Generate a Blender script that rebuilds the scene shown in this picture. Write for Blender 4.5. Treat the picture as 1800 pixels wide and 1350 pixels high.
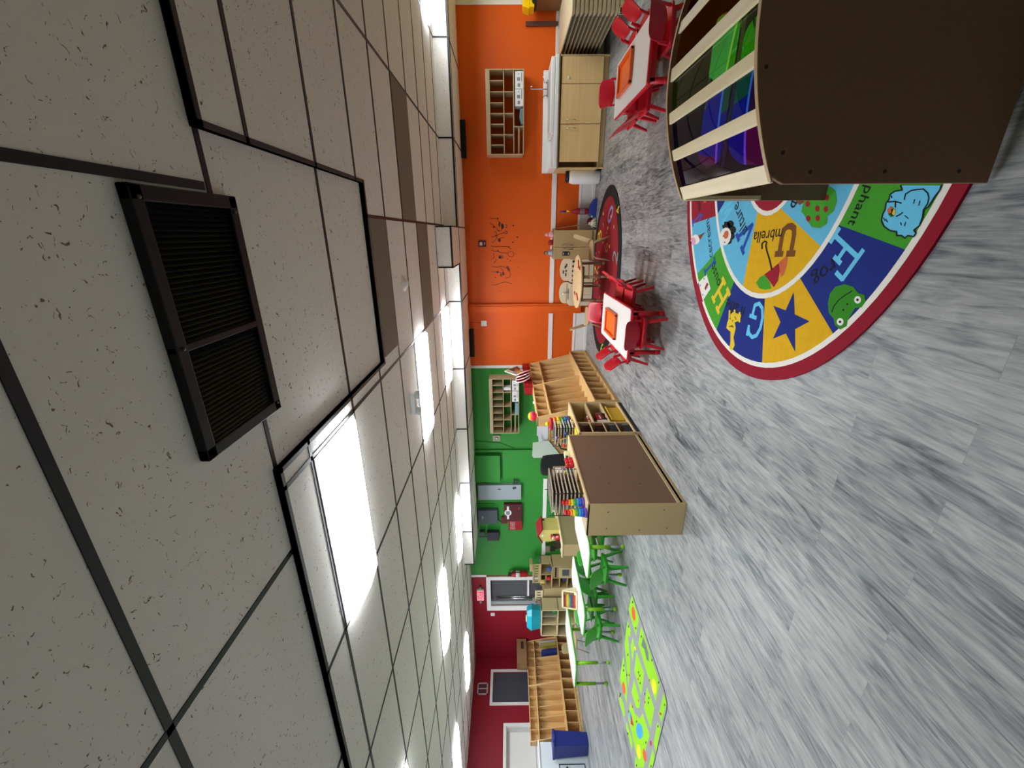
import bpy, bmesh, math, random
from mathutils import Vector, Matrix
random.seed(4)
S = bpy.context.scene
for o in list(bpy.data.objects): bpy.data.objects.remove(o)

# ------------------------------------------------------------------ camera
FPX, YAW, PIT, ROL, CH = 716.47, 0.35364, -0.00439, -0.00787, 1.567
H = CH + 1.0404          # suspended ceiling
D = 8.15                 # long colourful wall
XL = -11.3               # far left wall
cyw, syw = math.cos(YAW), math.sin(YAW)
FW = Vector((-syw*math.cos(PIT), cyw*math.cos(PIT), math.sin(PIT)))
_r = Vector((cyw, syw, 0)); _u = _r.cross(FW)
R2 = _r*math.cos(ROL) + _u*math.sin(ROL); U2 = -_r*math.sin(ROL) + _u*math.cos(ROL)
CAM = Vector((0, 0, CH))
cd = bpy.data.cameras.new('camera'); cam = bpy.data.objects.new('camera', cd); S.collection.objects.link(cam)
cd.sensor_fit = 'HORIZONTAL'; cd.sensor_width = 36.0; cd.lens = 36.0*FPX/1800.0; cd.clip_start = .02
# the phone was held turned by 90 degrees: the picture's right is down, its up is the room's right
cx, cy, cz = -U2, R2, -FW
cam.matrix_world = Matrix(((cx.x, cy.x, cz.x, 0), (cx.y, cy.y, cz.y, 0), (cx.z, cy.z, cz.z, CH), (0, 0, 0, 1)))
S.camera = cam
def ray(x, y): return FW + R2*((675-y)/FPX) - U2*((x-900)/FPX)
def pz(x, y, z=0.0): d = ray(x, y); return CAM + d*((z-CH)/d.z)
def py(x, y, Y): d = ray(x, y); return CAM + d*(Y/d.y)
def px(x, y, X): d = ray(x, y); return CAM + d*(X/d.x)

# ------------------------------------------------------------------ world, exposure
W = bpy.data.worlds.new('world'); S.world = W; W.use_nodes = True
W.node_tree.nodes['Background'].inputs[0].default_value = (.55, .6, .65, 1)
W.node_tree.nodes['Background'].inputs[1].default_value = .05
S.view_settings.view_transform = 'Standard'; S.view_settings.look = 'None'
S.view_settings.gamma = 1.0; S.view_settings.use_curve_mapping = False
S.view_settings.exposure = 0.42
LAMP = 16.0               # strength of the ceiling troffers

# ------------------------------------------------------------------ materials
def lin(c): return c/12.92 if c <= .04045 else ((c+.055)/1.055)**2.4
def col(h):
    if isinstance(h, str): h = tuple(int(h[i:i+2], 16)/255 for i in (0, 2, 4))
    return tuple(lin(c) for c in h) + (1,)
MATS = {}
def mat(name, h, rough=.55, metal=0, spec=.4, noise=0, scale=40, bump=0, coat=0, stretch=None):
    if name in MATS: return MATS[name]
    m = bpy.data.materials.new(name); m.use_nodes = True; n = m.node_tree; b = n.nodes['Principled BSDF']
    b.inputs['Base Color'].default_value = col(h); b.inputs['Roughness'].default_value = rough
    b.inputs['Metallic'].default_value = metal; b.inputs['Specular IOR Level'].default_value = spec
    if coat: b.inputs['Coat Weight'].default_value = coat; b.inputs['Coat Roughness'].default_value = .15
    if noise or bump:
        tc = n.nodes.new('ShaderNodeTexCoord'); mp = n.nodes.new('ShaderNodeMapping'); nz = n.nodes.new('ShaderNodeTexNoise')
        mp.inputs['Scale'].default_value = stretch or (1, 1, 1)
        nz.inputs['Scale'].default_value = scale; nz.inputs['Detail'].default_value = 5
        n.links.new(tc.outputs['Object'], mp.inputs[0]); n.links.new(mp.outputs[0], nz.inputs['Vector'])
        if noise:
            mx = n.nodes.new('ShaderNodeMix'); mx.data_type = 'RGBA'; c = col(h)
            mx.inputs[6].default_value = tuple(v*(1-noise) for v in c[:3])+(1,)
            mx.inputs[7].default_value = tuple(min(1, v*(1+noise)) for v in c[:3])+(1,)
            n.links.new(nz.outputs[0], mx.inputs[0]); n.links.new(mx.outputs[2], b.inputs['Base Color'])
        if bump:
            bp = n.nodes.new('ShaderNodeBump'); bp.inputs['Strength'].default_value = bump; bp.inputs['Distance'].default_value = .002
            n.links.new(nz.outputs[0], bp.inputs['Height']); n.links.new(bp.outputs[0], b.inputs['Normal'])
    MATS[name] = m; return m
def emis(name, h, s, lamp=False):
    m = bpy.data.materials.new(name); m.use_nodes = True; b = m.node_tree.nodes['Principled BSDF']
    b.inputs['Base Color'].default_value = col(h); b.inputs['Emission Color'].default_value = col(h); b.inputs['Emission Strength'].default_value = s
    MATS[name] = m; return m
def clear(name, h, gloss=.08, ior=1.22):
    m = bpy.data.materials.new(name); m.use_nodes = True; n = m.node_tree; n.nodes.clear()
    o = n.nodes.new('ShaderNodeOutputMaterial'); t = n.nodes.new('ShaderNodeBsdfTransparent'); g = n.nodes.new('ShaderNodeBsdfGlossy')
    fr = n.nodes.new('ShaderNodeFresnel'); fr.inputs[0].default_value = ior; mx = n.nodes.new('ShaderNodeMixShader')
    t.inputs[0].default_value = col(h); g.inputs['Roughness'].default_value = gloss; g.inputs[0].default_value = (1, 1, 1, 1)
    n.links.new(fr.outputs[0], mx.inputs[0]); n.links.new(t.outputs[0], mx.inputs[1]); n.links.new(g.outputs[0], mx.inputs[2]); n.links.new(mx.outputs[0], o.inputs[0])
    MATS[name] = m; return m
def wood(name, a, b, scale=1.0, axis='Z', rough=.5):
    if name in MATS: return MATS[name]
    m = bpy.data.materials.new(name); m.use_nodes = True; n = m.node_tree; B = n.nodes['Principled BSDF']
    tc = n.nodes.new('ShaderNodeTexCoord'); mp = n.nodes.new('ShaderNodeMapping'); nz = n.nodes.new('ShaderNodeTexNoise'); rp = n.nodes.new('ShaderNodeValToRGB')
    s = {'X': (2, 30, 30), 'Y': (30, 2, 30), 'Z': (30, 30, 2)}[axis]
    mp.inputs['Scale'].default_value = tuple(v*scale for v in s); nz.inputs['Scale'].default_value = 1; nz.inputs['Detail'].default_value = 6; nz.inputs['Distortion'].default_value = .6
    rp.color_ramp.elements[0].position = .3; rp.color_ramp.elements[1].position = .75
    rp.color_ramp.elements[0].color = col(a); rp.color_ramp.elements[1].color = col(b)
    n.links.new(tc.outputs['Object'], mp.inputs[0]); n.links.new(mp.outputs[0], nz.inputs['Vector']); n.links.new(nz.outputs[0], rp.inputs[0]); n.links.new(rp.outputs[0], B.inputs['Base Color'])
    B.inputs['Roughness'].default_value = rough
    MATS[name] = m; return m

M = MATS
birch = wood('birch', 'c8ac7c', 'dcc394', 1, 'Z'); birchy = wood('birch_y', 'cbb080', 'dec798', 1, 'Y'); birchx = wood('birch_x', 'cdb07a', 'dcc28e', 1, 'X')
oakz = wood('oak_z', 'b08a52', 'c9a66c', .8, 'Z'); oaky = wood('oak_y', 'caa46a', 'deba80', .8, 'Y')
lockz = wood('locker_wood', 'caa268', 'e0bc84', .8, 'Z')
maple = wood('maple', 'cfb685', 'e0ca9c', .7, 'Y', .4)
brownply = mat('brown_plywood', '80634a', .75, noise=.12, scale=120, bump=.1)
hardboard = mat('hardboard', '80624d', .7, noise=.08, scale=90)
mdf = mat('mdf_side', 'bea77a', .65, noise=.08, scale=90)
white = mat('white_paint', 'e8e8e6', .45); whitepl = mat('white_plastic', 'eceeee', .35)
orange = mat('orange_wall_paint', 'de5c04', .55, noise=.04, scale=25)
green = mat('green_wall_paint', '2c8b30', .55, noise=.04, scale=25)
redw = mat('red_wall_paint', '8c0f24', .55, noise=.05, scale=25)
yellow = mat('yellow_wall_paint', 'd8c81c', .55, noise=.04, scale=25)
creamw = mat('cream_wall_paint', 'ece8de', .7)
black = mat('black_metal', '0e0e12', .5, spec=.3); blackgrid = mat('grid_black', '17151a', .45)
red = mat('red_plastic', 'c8142c', .38, coat=.2); orangetray = mat('orange_tray', 'ee6a12', .35, coat=.3)
greenp = mat('green_plastic', '2f9a2c', .38, coat=.15); lime = mat('lime_plastic', '7fc01c', .4)
greyp = mat('grey_plastic', '8a8f92', .5); steel = mat('steel', 'b8bcc0', .25, 1); dgrey = mat('dark_grey', '4a5058', .5)
lamtop = mat('white_laminate', 'dedeDA', .35, noise=.02, scale=60)
def C(h, r=.5): return mat('c_'+h, h, r)
chrome = mat('chrome', 'dddddd', .12, 1); beige = mat('beige_plastic', 'b5a587', .5); beiged = mat('beige_dark', '93846a', .5)

# ------------------------------------------------------------------ mesh helper
class MB:
    def __init__(s): s.v, s.f, s.m, s.sm = [], [], [], []
    def add(s, vs, fs, mi=0, smooth=False):
        k = len(s.v); s.v += [tuple(v) for v in vs]
        for f in fs: s.f.append(tuple(i+k for i in f)); s.m.append(mi); s.sm.append(smooth)
        return s
    def box(s, a, b, mi=0):
        x0, y0, z0 = a; x1, y1, z1 = b
        if x0 > x1: x0, x1 = x1, x0
        if y0 > y1: y0, y1 = y1, y0
        if z0 > z1: z0, z1 = z1, z0
        return s.add([(x0,y0,z0),(x1,y0,z0),(x1,y1,z0),(x0,y1,z0),(x0,y0,z1),(x1,y0,z1),(x1,y1,z1),(x0,y1,z1)],
                     [(0,3,2,1),(4,5,6,7),(0,1,5,4),(1,2,6,5),(2,3,7,6),(3,0,4,7)], mi)
    def prism(s, poly, d, mi=0, smooth=False):      # poly: 3D points, d: extrusion vector
        n = len(poly); P = [Vector(p) for p in poly]; d = Vector(d)
        nn = Vector((0, 0, 0))
        for i in range(n): nn += P[i].cross(P[(i+1) % n])
        if nn.dot(d) < 0: P.reverse()
        return s.add(P+[p+d for p in P], [tuple(range(n-1, -1, -1)), tuple(range(n, 2*n))]+[(i, (i+1) % n, n+(i+1) % n, n+i) for i in range(n)], mi, smooth)
    def tube(s, pts, r, mi=0, n=10, caps=True):
        P = [Vector(p) for p in pts]; k = len(s.v); rs = r if isinstance(r, (list, tuple)) else [r]*len(P)
        up = None
        for i, p in enumerate(P):
            t = (P[min(i+1, len(P)-1)]-P[max(i-1, 0)])
            if t.length < 1e-9: t = Vector((0, 0, 1))
            t.normalize()
            if up is None: up = Vector((0, 0, 1)) if abs(t.z) < .9 else Vector((1, 0, 0))
            a = t.cross(up).normalized(); b = t.cross(a); up = -b if False else up
            for j in range(n):
                th = 2*math.pi*j/n; s.v.append(tuple(p+(a*math.cos(th)+b*math.sin(th))*rs[i]))
        for i in range(len(P)-1):
            for j in range(n):
                s.f.append((k+i*n+j, k+i*n+(j+1) % n, k+(i+1)*n+(j+1) % n, k+(i+1)*n+j)); s.m.append(mi); s.sm.append(True)
        if caps:
            s.f.append(tuple(k+j for j in range(n-1, -1, -1))); s.m.append(mi); s.sm.append(False)
            s.f.append(tuple(k+(len(P)-1)*n+j for j in range(n))); s.m.append(mi); s.sm.append(False)
        return s
    def lathe(s, prof, c=(0, 0, 0), mi=0, n=20, sx=1, sy=1):
        k = len(s.v)
        for r, z in prof:
            for j in range(n):
                th = 2*math.pi*j/n; s.v.append((c[0]+r*sx*math.cos(th), c[1]+r*sy*math.sin(th), c[2]+z))
        for i in range(len(prof)-1):
            for j in range(n): s.f.append((k+i*n+j, k+i*n+(j+1) % n, k+(i+1)*n+(j+1) % n, k+(i+1)*n+j)); s.m.append(mi); s.sm.append(True)
        s.f.append(tuple(k+j for j in range(n-1, -1, -1))); s.m.append(mi); s.sm.append(False)
        s.f.append(tuple(k+(len(prof)-1)*n+j for j in range(n))); s.m.append(mi); s.sm.append(False)
        return s
    def ball(s, c, r, mi=0, n=14, sc=(1, 1, 1)):
        h = n//2; prof = [(max(.02, math.sin(math.pi*i/h))*r, -math.cos(math.pi*i/h)*r*sc[2]) for i in range(h+1)]
        return s.lathe(prof, c, mi, n, sc[0], sc[1])
    def flat(s, poly, mi=0): return s.add(poly, [tuple(range(len(poly)))], mi)
    def build(s, name, mats, parent=None, loc=None, bevel=0, seg=2):
        me = bpy.data.meshes.new(name); me.from_pydata(s.v, [], s.f)
        for m in (mats if isinstance(mats, (list, tuple)) else [mats]): me.materials.append(m)
        me.polygons.foreach_set('material_index', s.m); me.polygons.foreach_set('use_smooth', s.sm); me.update()
        bm = bmesh.new(); bm.from_mesh(me); bmesh.ops.recalc_face_normals(bm, faces=bm.faces); bm.to_mesh(me); bm.free()
        o = bpy.data.objects.new(name, me); S.collection.objects.link(o)
        if parent: o.parent = parent
        if loc: o.location = loc
        if bevel:
            b = o.modifiers.new('bevel', 'BEVEL'); b.width = bevel; b.segments = seg; b.limit_method = 'ANGLE'; b.angle_limit = .7
        return o
def rotated(mb, a, c=(0, 0, 0)):
    ca, sa = math.cos(a), math.sin(a)
    mb.v = [(c[0]+x*ca-y*sa, c[1]+x*sa+y*ca, c[2]+z) for x, y, z in mb.v]; return mb
def tag(o, label, cat, group=None, kind=None):
    o['label'] = label; o['category'] = cat
    if group: o['group'] = group
    if kind: o['kind'] = kind
    return o
def thing(name, label, cat, loc=(0, 0, 0), rz=0, group=None):
    o = bpy.data.objects.new(name, None); S.collection.objects.link(o); o.empty_display_size = .1
    o.location = loc; o.rotation_euler = (0, 0, rz); return tag(o, label, cat, group)
def struct(o): o['kind'] = 'structure'; return o
def dup(root, loc, rz, label, group=None):
    r = root.copy(); S.collection.objects.link(r); r.location = loc; r.rotation_euler = (0, 0, rz); r['label'] = label
    if group: r['group'] = group
    for ch in list(root.children):
        c = ch.copy(); S.collection.objects.link(c); c.parent = r
        for g in list(ch.children):
            d = g.copy(); S.collection.objects.link(d); d.parent = c
    return r
def textmesh(st, size=1.0):
    cu = bpy.data.curves.new('t', 'FONT'); cu.body = st; cu.size = size; cu.resolution_u = 2
    o = bpy.data.objects.new('t', cu); S.collection.objects.link(o)
    dg = bpy.context.evaluated_depsgraph_get(); me = bpy.data.meshes.new_from_object(o.evaluated_get(dg))
    vs = [tuple(v.co) for v in me.vertices]; fs = [tuple(p.vertices) for p in me.polygons]
    bpy.data.objects.remove(o); bpy.data.curves.remove(cu); bpy.data.meshes.remove(me)
    return vs, fs
def put_text(mb, st, o, dx, dy, width=None, height=None, mi=0, off=(0, 0, 0)):
    """flat lettering: o start of baseline, dx reading direction, dy letter-up direction"""
    vs, fs = textmesh(st); xs = [v[0] for v in vs]; ys = [v[1] for v in vs]
    w = max(xs)-min(xs); h = max(ys); x0 = min(xs)
    sx = width/w if width else height/h
    sy = height/h if height else sx
    dx = Vector(dx).normalized(); dy = Vector(dy).normalized(); o = Vector(o)+Vector(off)
    mb.add([o+dx*((v[0]-x0)*sx)+dy*(v[1]*sy) for v in vs], fs, mi)
_rz = [0]
def ribbon(mb, pts, w, mi, to3_):
    """pts: 2D polyline, each segment a quad, to3 maps 2D to 3D"""
    for a, b in zip(pts, pts[1:]):
        _rz[0] = (_rz[0]+1) % 12; dz_ = .00003*_rz[0]
        to3 = lambda x_, y_: (lambda p_: (p_[0], p_[1]-(dz_ if p_[1] > 8 else 0), p_[2]+(0 if p_[1] > 8 else dz_)))(to3_(x_, y_))
        dx, dy = b[0]-a[0], b[1]-a[1]; L = math.hypot(dx, dy) or 1; nx, ny = -dy/L*w/2, dx/L*w/2; ex, ey = dx/L*w*.25, dy/L*w*.25
        mb.flat([to3(a[0]-ex+nx, a[1]-ey+ny), to3(a[0]-ex-nx, a[1]-ey-ny), to3(b[0]+ex-nx, b[1]+ey-ny), to3(b[0]+ex+nx, b[1]+ey+ny)], mi)

# ================================================================== SETTING
def floor_mat():
    m = bpy.data.materials.new('grey_vinyl_planks'); m.use_nodes = True; n = m.node_tree; B = n.nodes['Principled BSDF']; L = n.links.new
    tc = n.nodes.new('ShaderNodeTexCoord'); sp = n.nodes.new('ShaderNodeMapping'); sp.inputs['Rotation'].default_value = (0, 0, math.pi/2)
    br = n.nodes.new('ShaderNodeTexBrick'); br.offset = .37; br.inputs['Scale'].default_value = 1
    br.inputs['Brick Width'].default_value = 1.22; br.inputs['Row Height'].default_value = .152; br.inputs['Mortar Size'].default_value = .0008
    br.inputs['Color1'].default_value = (0, 0, 0, 1); br.inputs['Color2'].default_value = (1, 1, 1, 1); br.inputs['Mortar'].default_value = (.4, .4, .4, 1)
    L(tc.outputs['Object'], sp.inputs[0]); L(sp.outputs[0], br.inputs['Vector'])
    # grain: noise stretched along y, shifted per plank
    ad = n.nodes.new('ShaderNodeVectorMath'); ad.operation = 'MULTIPLY_ADD'; ad.inputs[1].default_value = (7, 13, 5)
    L(br.outputs['Color'], ad.inputs[0]); L(tc.outputs['Object'], ad.inputs[2])
    def nz(sc, scale, det, dist=0):
        mp = n.nodes.new('ShaderNodeMapping'); mp.inputs['Scale'].default_value = sc; t = n.nodes.new('ShaderNodeTexNoise')
        t.inputs['Scale'].default_value = scale; t.inputs['Detail'].default_value = det; t.inputs['Distortion'].default_value = dist
        L(ad.outputs[0], mp.inputs[0]); L(mp.outputs[0], t.inputs['Vector']); return t
    g1 = nz((12, 1.9, 1), 1.6, 9, 1.8); g2 = nz((75, 5, 1), 1.5, 6, .4); g3 = nz((4, 1.6, 1), 1.0, 3, .6)
    def math_(op, a, b):
        x = n.nodes.new('ShaderNodeMath'); x.operation = op
        for i, q in enumerate((a, b)):
            if isinstance(q, (int, float)): x.inputs[i].default_value = q
            else: L(q, x.inputs[i])
        return x.outputs[0]
    s = math_('ADD', math_('MULTIPLY', g1.outputs[0], .55), math_('MULTIPLY', g2.outputs[0], .28))
    s = math_('ADD', s, math_('MULTIPLY', g3.outputs[0], .3)); sep = n.nodes.new('ShaderNodeSeparateColor'); L(br.outputs['Color'], sep.inputs[0])
    s = math_('ADD', s, math_('MULTIPLY', sep.outputs[0], .09))
    rp = n.nodes.new('ShaderNodeValToRGB'); E = rp.color_ramp.elements
    E[0].position = .42; E[0].color = col('3f4446'); E[1].position = .78; E[1].color = col('acaeac')
    e = E.new(.53); e.color = col('72777a'); e = E.new(.63); e.color = col('929594')
    L(s, rp.inputs[0])
    mx = n.nodes.new('ShaderNodeMix'); mx.data_type = 'RGBA'; mx.inputs[7].default_value = col('7a7d7d')
    L(br.outputs['Fac'], mx.inputs[0]); L(rp.outputs[0], mx.inputs[6]); L(mx.outputs[2], B.inputs['Base Color'])
    B.inputs['Roughness'].default_value = .42; B.inputs['Specular IOR Level'].default_value = .35
    bp = n.nodes.new('ShaderNodeBump'); bp.inputs['Strength'].default_value = .12; bp.inputs['Distance'].default_value = .002
    L(s, bp.inputs['Height']); L(bp.outputs[0], B.inputs['Normal'])
    return m
def tile_mat():
    m = bpy.data.materials.new('acoustic_tile'); m.use_nodes = True; n = m.node_tree; B = n.nodes['Principled BSDF']; L = n.links.new
    tc = n.nodes.new('ShaderNodeTexCoord')
    wv = n.nodes.new('ShaderNodeTexNoise'); wv.inputs['Scale'].default_value = 26; wv.inputs['Detail'].default_value = 2
    mpw = n.nodes.new('ShaderNodeVectorMath'); mpw.operation = 'MULTIPLY_ADD'; mpw.inputs[1].default_value = (.085, .085, 0)
    L(tc.outputs['Object'], wv.inputs['Vector']); L(wv.outputs['Color'], mpw.inputs[0]); L(tc.outputs['Object'], mpw.inputs[2])
    outs = []
    for sc, s, lo, hi in (((1, 2.3, 1), 30, .095, .145), ((1, 1.3, 1), 95, .12, .20)):
        mp = n.nodes.new('ShaderNodeMapping'); mp.inputs['Scale'].default_value = sc
        vo = n.nodes.new('ShaderNodeTexVoronoi'); vo.inputs['Scale'].default_value = s; vo.inputs['Randomness'].default_value = 1
        L(mpw.outputs[0], mp.inputs[0]); L(mp.outputs[0], vo.inputs['Vector'])
        mr = n.nodes.new('ShaderNodeMapRange'); mr.inputs[1].default_value = lo*1.6; mr.inputs[2].default_value = hi*1.6; L(vo.outputs['Distance'], mr.inputs[0])
        # only some of the cells carry a pit
        sc_ = n.nodes.new('ShaderNodeSeparateColor'); L(vo.outputs['Color'], sc_.inputs[0]); g = n.nodes.new('ShaderNodeMath'); g.operation = 'GREATER_THAN'
        g.inputs[1].default_value = .12; L(sc_.outputs[0], g.inputs[0]); mx = n.nodes.new('ShaderNodeMath'); mx.operation = 'MAXIMUM'
        L(mr.outputs[0], mx.inputs[0]); L(g.outputs[0], mx.inputs[1]); outs.append(mx.outputs[0])
    mn = n.nodes.new('ShaderNodeMath'); mn.operation = 'MINIMUM'; L(outs[0], mn.inputs[0]); L(outs[1], mn.inputs[1])
    c = n.nodes.new('ShaderNodeMix'); c.data_type = 'RGBA'; c.inputs[6].default_value = col('84705c'); c.inputs[7].default_value = col('f6f2ec')
    L(mn.outputs[0], c.inputs[0]); L(c.outputs[2], B.inputs['Base Color']); B.inputs['Roughness'].default_value = .9
    bp = n.nodes.new('ShaderNodeBump'); bp.inputs['Strength'].default_value = .4; bp.inputs['Distance'].default_value = .003
    L(mn.outputs[0], bp.inputs['Height']); L(bp.outputs[0], B.inputs['Normal'])
    return m
fm = floor_mat(); tm = tile_mat()
XR, YB = 4.6, -3.2
struct(MB().box((XL-.2, YB-.2, -.1), (XR+.2, D+.2, 0)).build('floor', fm))
# ceiling: main field, and the part over and beside the camera sits 3 cm higher
UP = .03; QX0, QX1, QY = -.99, .345, 3.23; TY = 1.59
ce = MB()
ce.box((XL-.2, QY, H), (XR+.2, D+.2, H+.15)).box((XL-.2, TY, H), (QX0, QY, H+.15)).box((QX1, TY, H), (XR+.2, QY, H+.15))
ce.box((XL-.2, YB-.2, H+UP), (XR+.2, TY, H+.15)).box((QX0, TY, H+UP), (QX1, QY, H+.15))
struct(ce.build('ceiling', tm))
AL = [1.8655+.6096*k for k in range(0, 11)]; BX = [-1.092-1.2192*j for j in range(-4, 9)]
g = MB(); w = .012; t = .004
for y in AL:
    if y > D-.05: continue
    if y < QY: g.box((XL, y-w, H-t), (QX0, y+w, H)); g.box((QX1, y-w, H-t), (XR, y+w, H))
    else: g.box((XL, y-w, H-t), (XR, y+w, H))
for x in BX:
    y0 = QY if QX0 < x < QX1 else TY
    g.box((x-w, y0, H-t), (x+w, D, H))
g.box((XL, D-.02, H-t), (XR, D, H)); g.box((XL, TY, H-t), (XL+.02, D, H))
h2 = H+UP
for y in (.803*1.029, .22, -.39, -1.0): g.box((XL, y-.014, h2-t), (XR, y+.014, h2))
for x in (.163, -1.445, -3.05, -4.66, 1.38, 2.6): g.box((x-.014, YB, h2-t), (x+.014, TY, h2))
g.box((QX0, 2.52, h2-t), (QX1, 2.545, h2)); g.box((QX0, 1.60, h2-t), (QX1, 1.625, h2))
# rims of the step
r = .022
g.box((QX1, TY, H-.004), (XR, TY+r, h2)); g.box((XL, TY, H-.004), (QX0, TY+r, h2))
g.box((QX0-r, TY, H-.004), (QX0, QY+r, h2)); g.box((QX1, TY, H-.004), (QX1+r, QY+r, h2)); g.box((QX0-r, QY, H-.004), (QX1+r, QY+r, h2))
struct(g.build('trim_1', blackgrid))
# walls
wallb = MB()
struct(MB().box((-2.614, D, 0), (3.44, D+.15, H+.1)).build('wall_back_orange', orange))
struct(MB().box((-8.26, D, 0), (-2.614, D+.15, H+.1)).build('wall_back_green', green))
struct(MB().box((3.44, D, 0), (XR+.2, D+.15, H+.1)).build('wall_back_yellow', yellow))
DX0, DX1, DZ = -9.29, -8.40, 2.12
rw = MB(); rw.box((XL-.2, D, 0), (DX0, D+.15, H+.1)).box((DX1, D, 0), (-8.26, D+.15, H+.1)).box((DX0, D, DZ), (DX1, D+.15, H+.1))
struct(rw.build('wall_back_red', redw))
# left wall with a dark window and a white opening
WY0, WY1, WZ0, WZ1 = 6.985, 7.76, 1.0, 2.09
OY0, OY1, OZ0, OZ1 = 4.1, 6.44, .95, 1.73
lw = MB(); X0, X1 = XL-.15, XL
lw.box((X0, YB, 0), (X1, D, OZ0-.0)).box((X0, YB, OZ0), (X1, OY0, H+.1)).box((X0, OY0, OZ1), (X1, OY1, H+.1)).box((X0, OY1, OZ0), (X1, WY0, H+.1))
lw.box((X0, WY0, OZ0), (X1, WY1, WZ0)).box((X0, WY0, WZ1), (X1, WY1, H+.1)).box((X0, WY1, OZ0), (X1, D, H+.1))
struct(lw.build('wall_left', redw))
struct(MB().box((XR, YB, 0), (XR+.15, D, H+.1)).build('wall_right', yellow))
struct(MB().box((XL, YB-.15, 0), (XR, YB, H+.1)).build('wall_front', creamw))
# windows
w1 = MB(); wf = .07
for a, b in (((XL, WY0-wf, WZ0-wf), (XL+.025, WY0, WZ1+wf)), ((XL, WY1, WZ0-wf), (XL+.025, WY1+wf, WZ1+wf)), ((XL, WY0, WZ1), (XL+.025, WY1, WZ1+wf)), ((XL, WY0, WZ0-wf), (XL+.025, WY1, WZ0))): w1.box(a, b)
win1 = struct(w1.build('window_1', white, bevel=.004))
MB().box((XL-.06, WY0, WZ0), (XL-.04, WY1, WZ1)).build('window_pane', mat('dark_glass', '4b5058', .25), win1)
w2 = MB()
for a, b in (((XL, OY0-wf, OZ0-wf), (XL+.025, OY0, OZ1+wf)), ((XL, OY1, OZ0-wf), (XL+.025, OY1+wf, OZ1+wf)), ((XL, OY0, OZ1), (XL+.025, OY1, OZ1+wf)), ((XL, OY0, OZ0-wf), (XL+.025, OY1, OZ0))): w2.box(a, b)
win2 = struct(w2.build('window_2', white, bevel=.004))
b = MB(); b.box((XL-.22, OY0, OZ0), (XL-.20, OY1, OZ1)).box((XL-.2, OY0, OZ0), (XL, OY0+.01, OZ1)).box((XL-.2, OY1-.01, OZ0), (XL, OY1, OZ1)).box((XL-.2, OY0, OZ1-.01), (XL, OY1, OZ1)).box((XL-.2, OY0, OZ0), (XL, OY1, OZ0+.01)).box((XL-.2, OY0+.1, OZ0+.08), (XL-.17, OY1-.12, OZ1-.09))
b.build('window_recess', white, win2)
# far door
dr = MB()
for a, b in (((DX0-.16, D-.03, 0), (DX0, D, DZ+.11)), ((DX1, D-.03, 0), (DX1+.11, D, DZ+.11)), ((DX0, D-.03, DZ), (DX1, D, DZ+.11))): dr.box(a, b)
door = struct(dr.build('door_1', white, bevel=.004))
MB().box((DX0+.1, D+.1, 0), (DX1, D+.14, DZ)).build('door_leaf', mat('door_grey', '53565a', .35, noise=.15, scale=14), door)
MB().box((DX0, D+.02, 0), (DX0+.12, D+.14, DZ)).build('door_jamb', mat('jamb', '9aa0a2', .5), door)
b = MB(); b.tube([(DX0+.16, D+.07, .4), (DX0+.16, D+.07, DZ-.14)], .014).tube([(DX0+.22, D+.07, .4), (DX0+.22, D+.07, DZ-.14)], .010).box((DX0+.13, D+.06, DZ-.2), (DX0+.2, D+.1, DZ-.14))
b.build('door_rod', steel, door)
MB().box((DX0+.25, D+.06, 1.11), (DX1-.1, D+.09, 1.16)).build('door_push_bar', whitepl, door)
# wall trims: chair rail, baseboards, strips between the paint colours
RB, RT = .70, .785
n = 2
def trim(mb, m=white, bev=.003):
    global n
    o = struct(mb.build('trim_%d' % n, m, bevel=bev)); n += 1; return o
trim(MB().box((-1.30, D-.022, RB), (3.4, D, RT))); trim(MB().box((-2.60, D-.022, RB), (-1.49, D, RT))); trim(MB().box((-8.22, D-.022, RB+.02), (-5.36, D, RT+.025)))
trim(MB().box((-2.645, D-.02, .28), (-2.585, D, 2.40))); trim(MB().box((3.40, D-.025, .28), (3.50, D, 2.40))); trim(MB().box((-8.30, D-.02, 2.22), (-8.225, D, H)))
bb = MB(); bb.box((-1.30, D-.025, 0), (XR, D, .29)).box((-2.645, D-.025, 0), (-1.49, D, .29)).box((-8.26, D-.025, 0), (-2.65, D, .29)); bb.box((-1.30, D-.035, .245), (XR, D, .262)).box((-8.26, D-.035, .245), (-1.49, D, .262)).box((-8.26, D-.04, 0), (-1.49, D, .05)).box((-1.30, D-.04, 0), (XR, D, .05))
struct(bb.build('baseboard_back', white, bevel=.003))
struct(MB().box((XL, YB, 0), (XL+.02, D, .28)).build('baseboard_left', white))
# boxed pipe chase in the orange wall
pc = MB(); pc.box((-1.49, D-.10, .15), (-1.30, D, 2.42)); pc.box((-1.455, D-.125, .16), (-1.335, D-.10, 2.42))
trim(pc, orange, .01)
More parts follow.
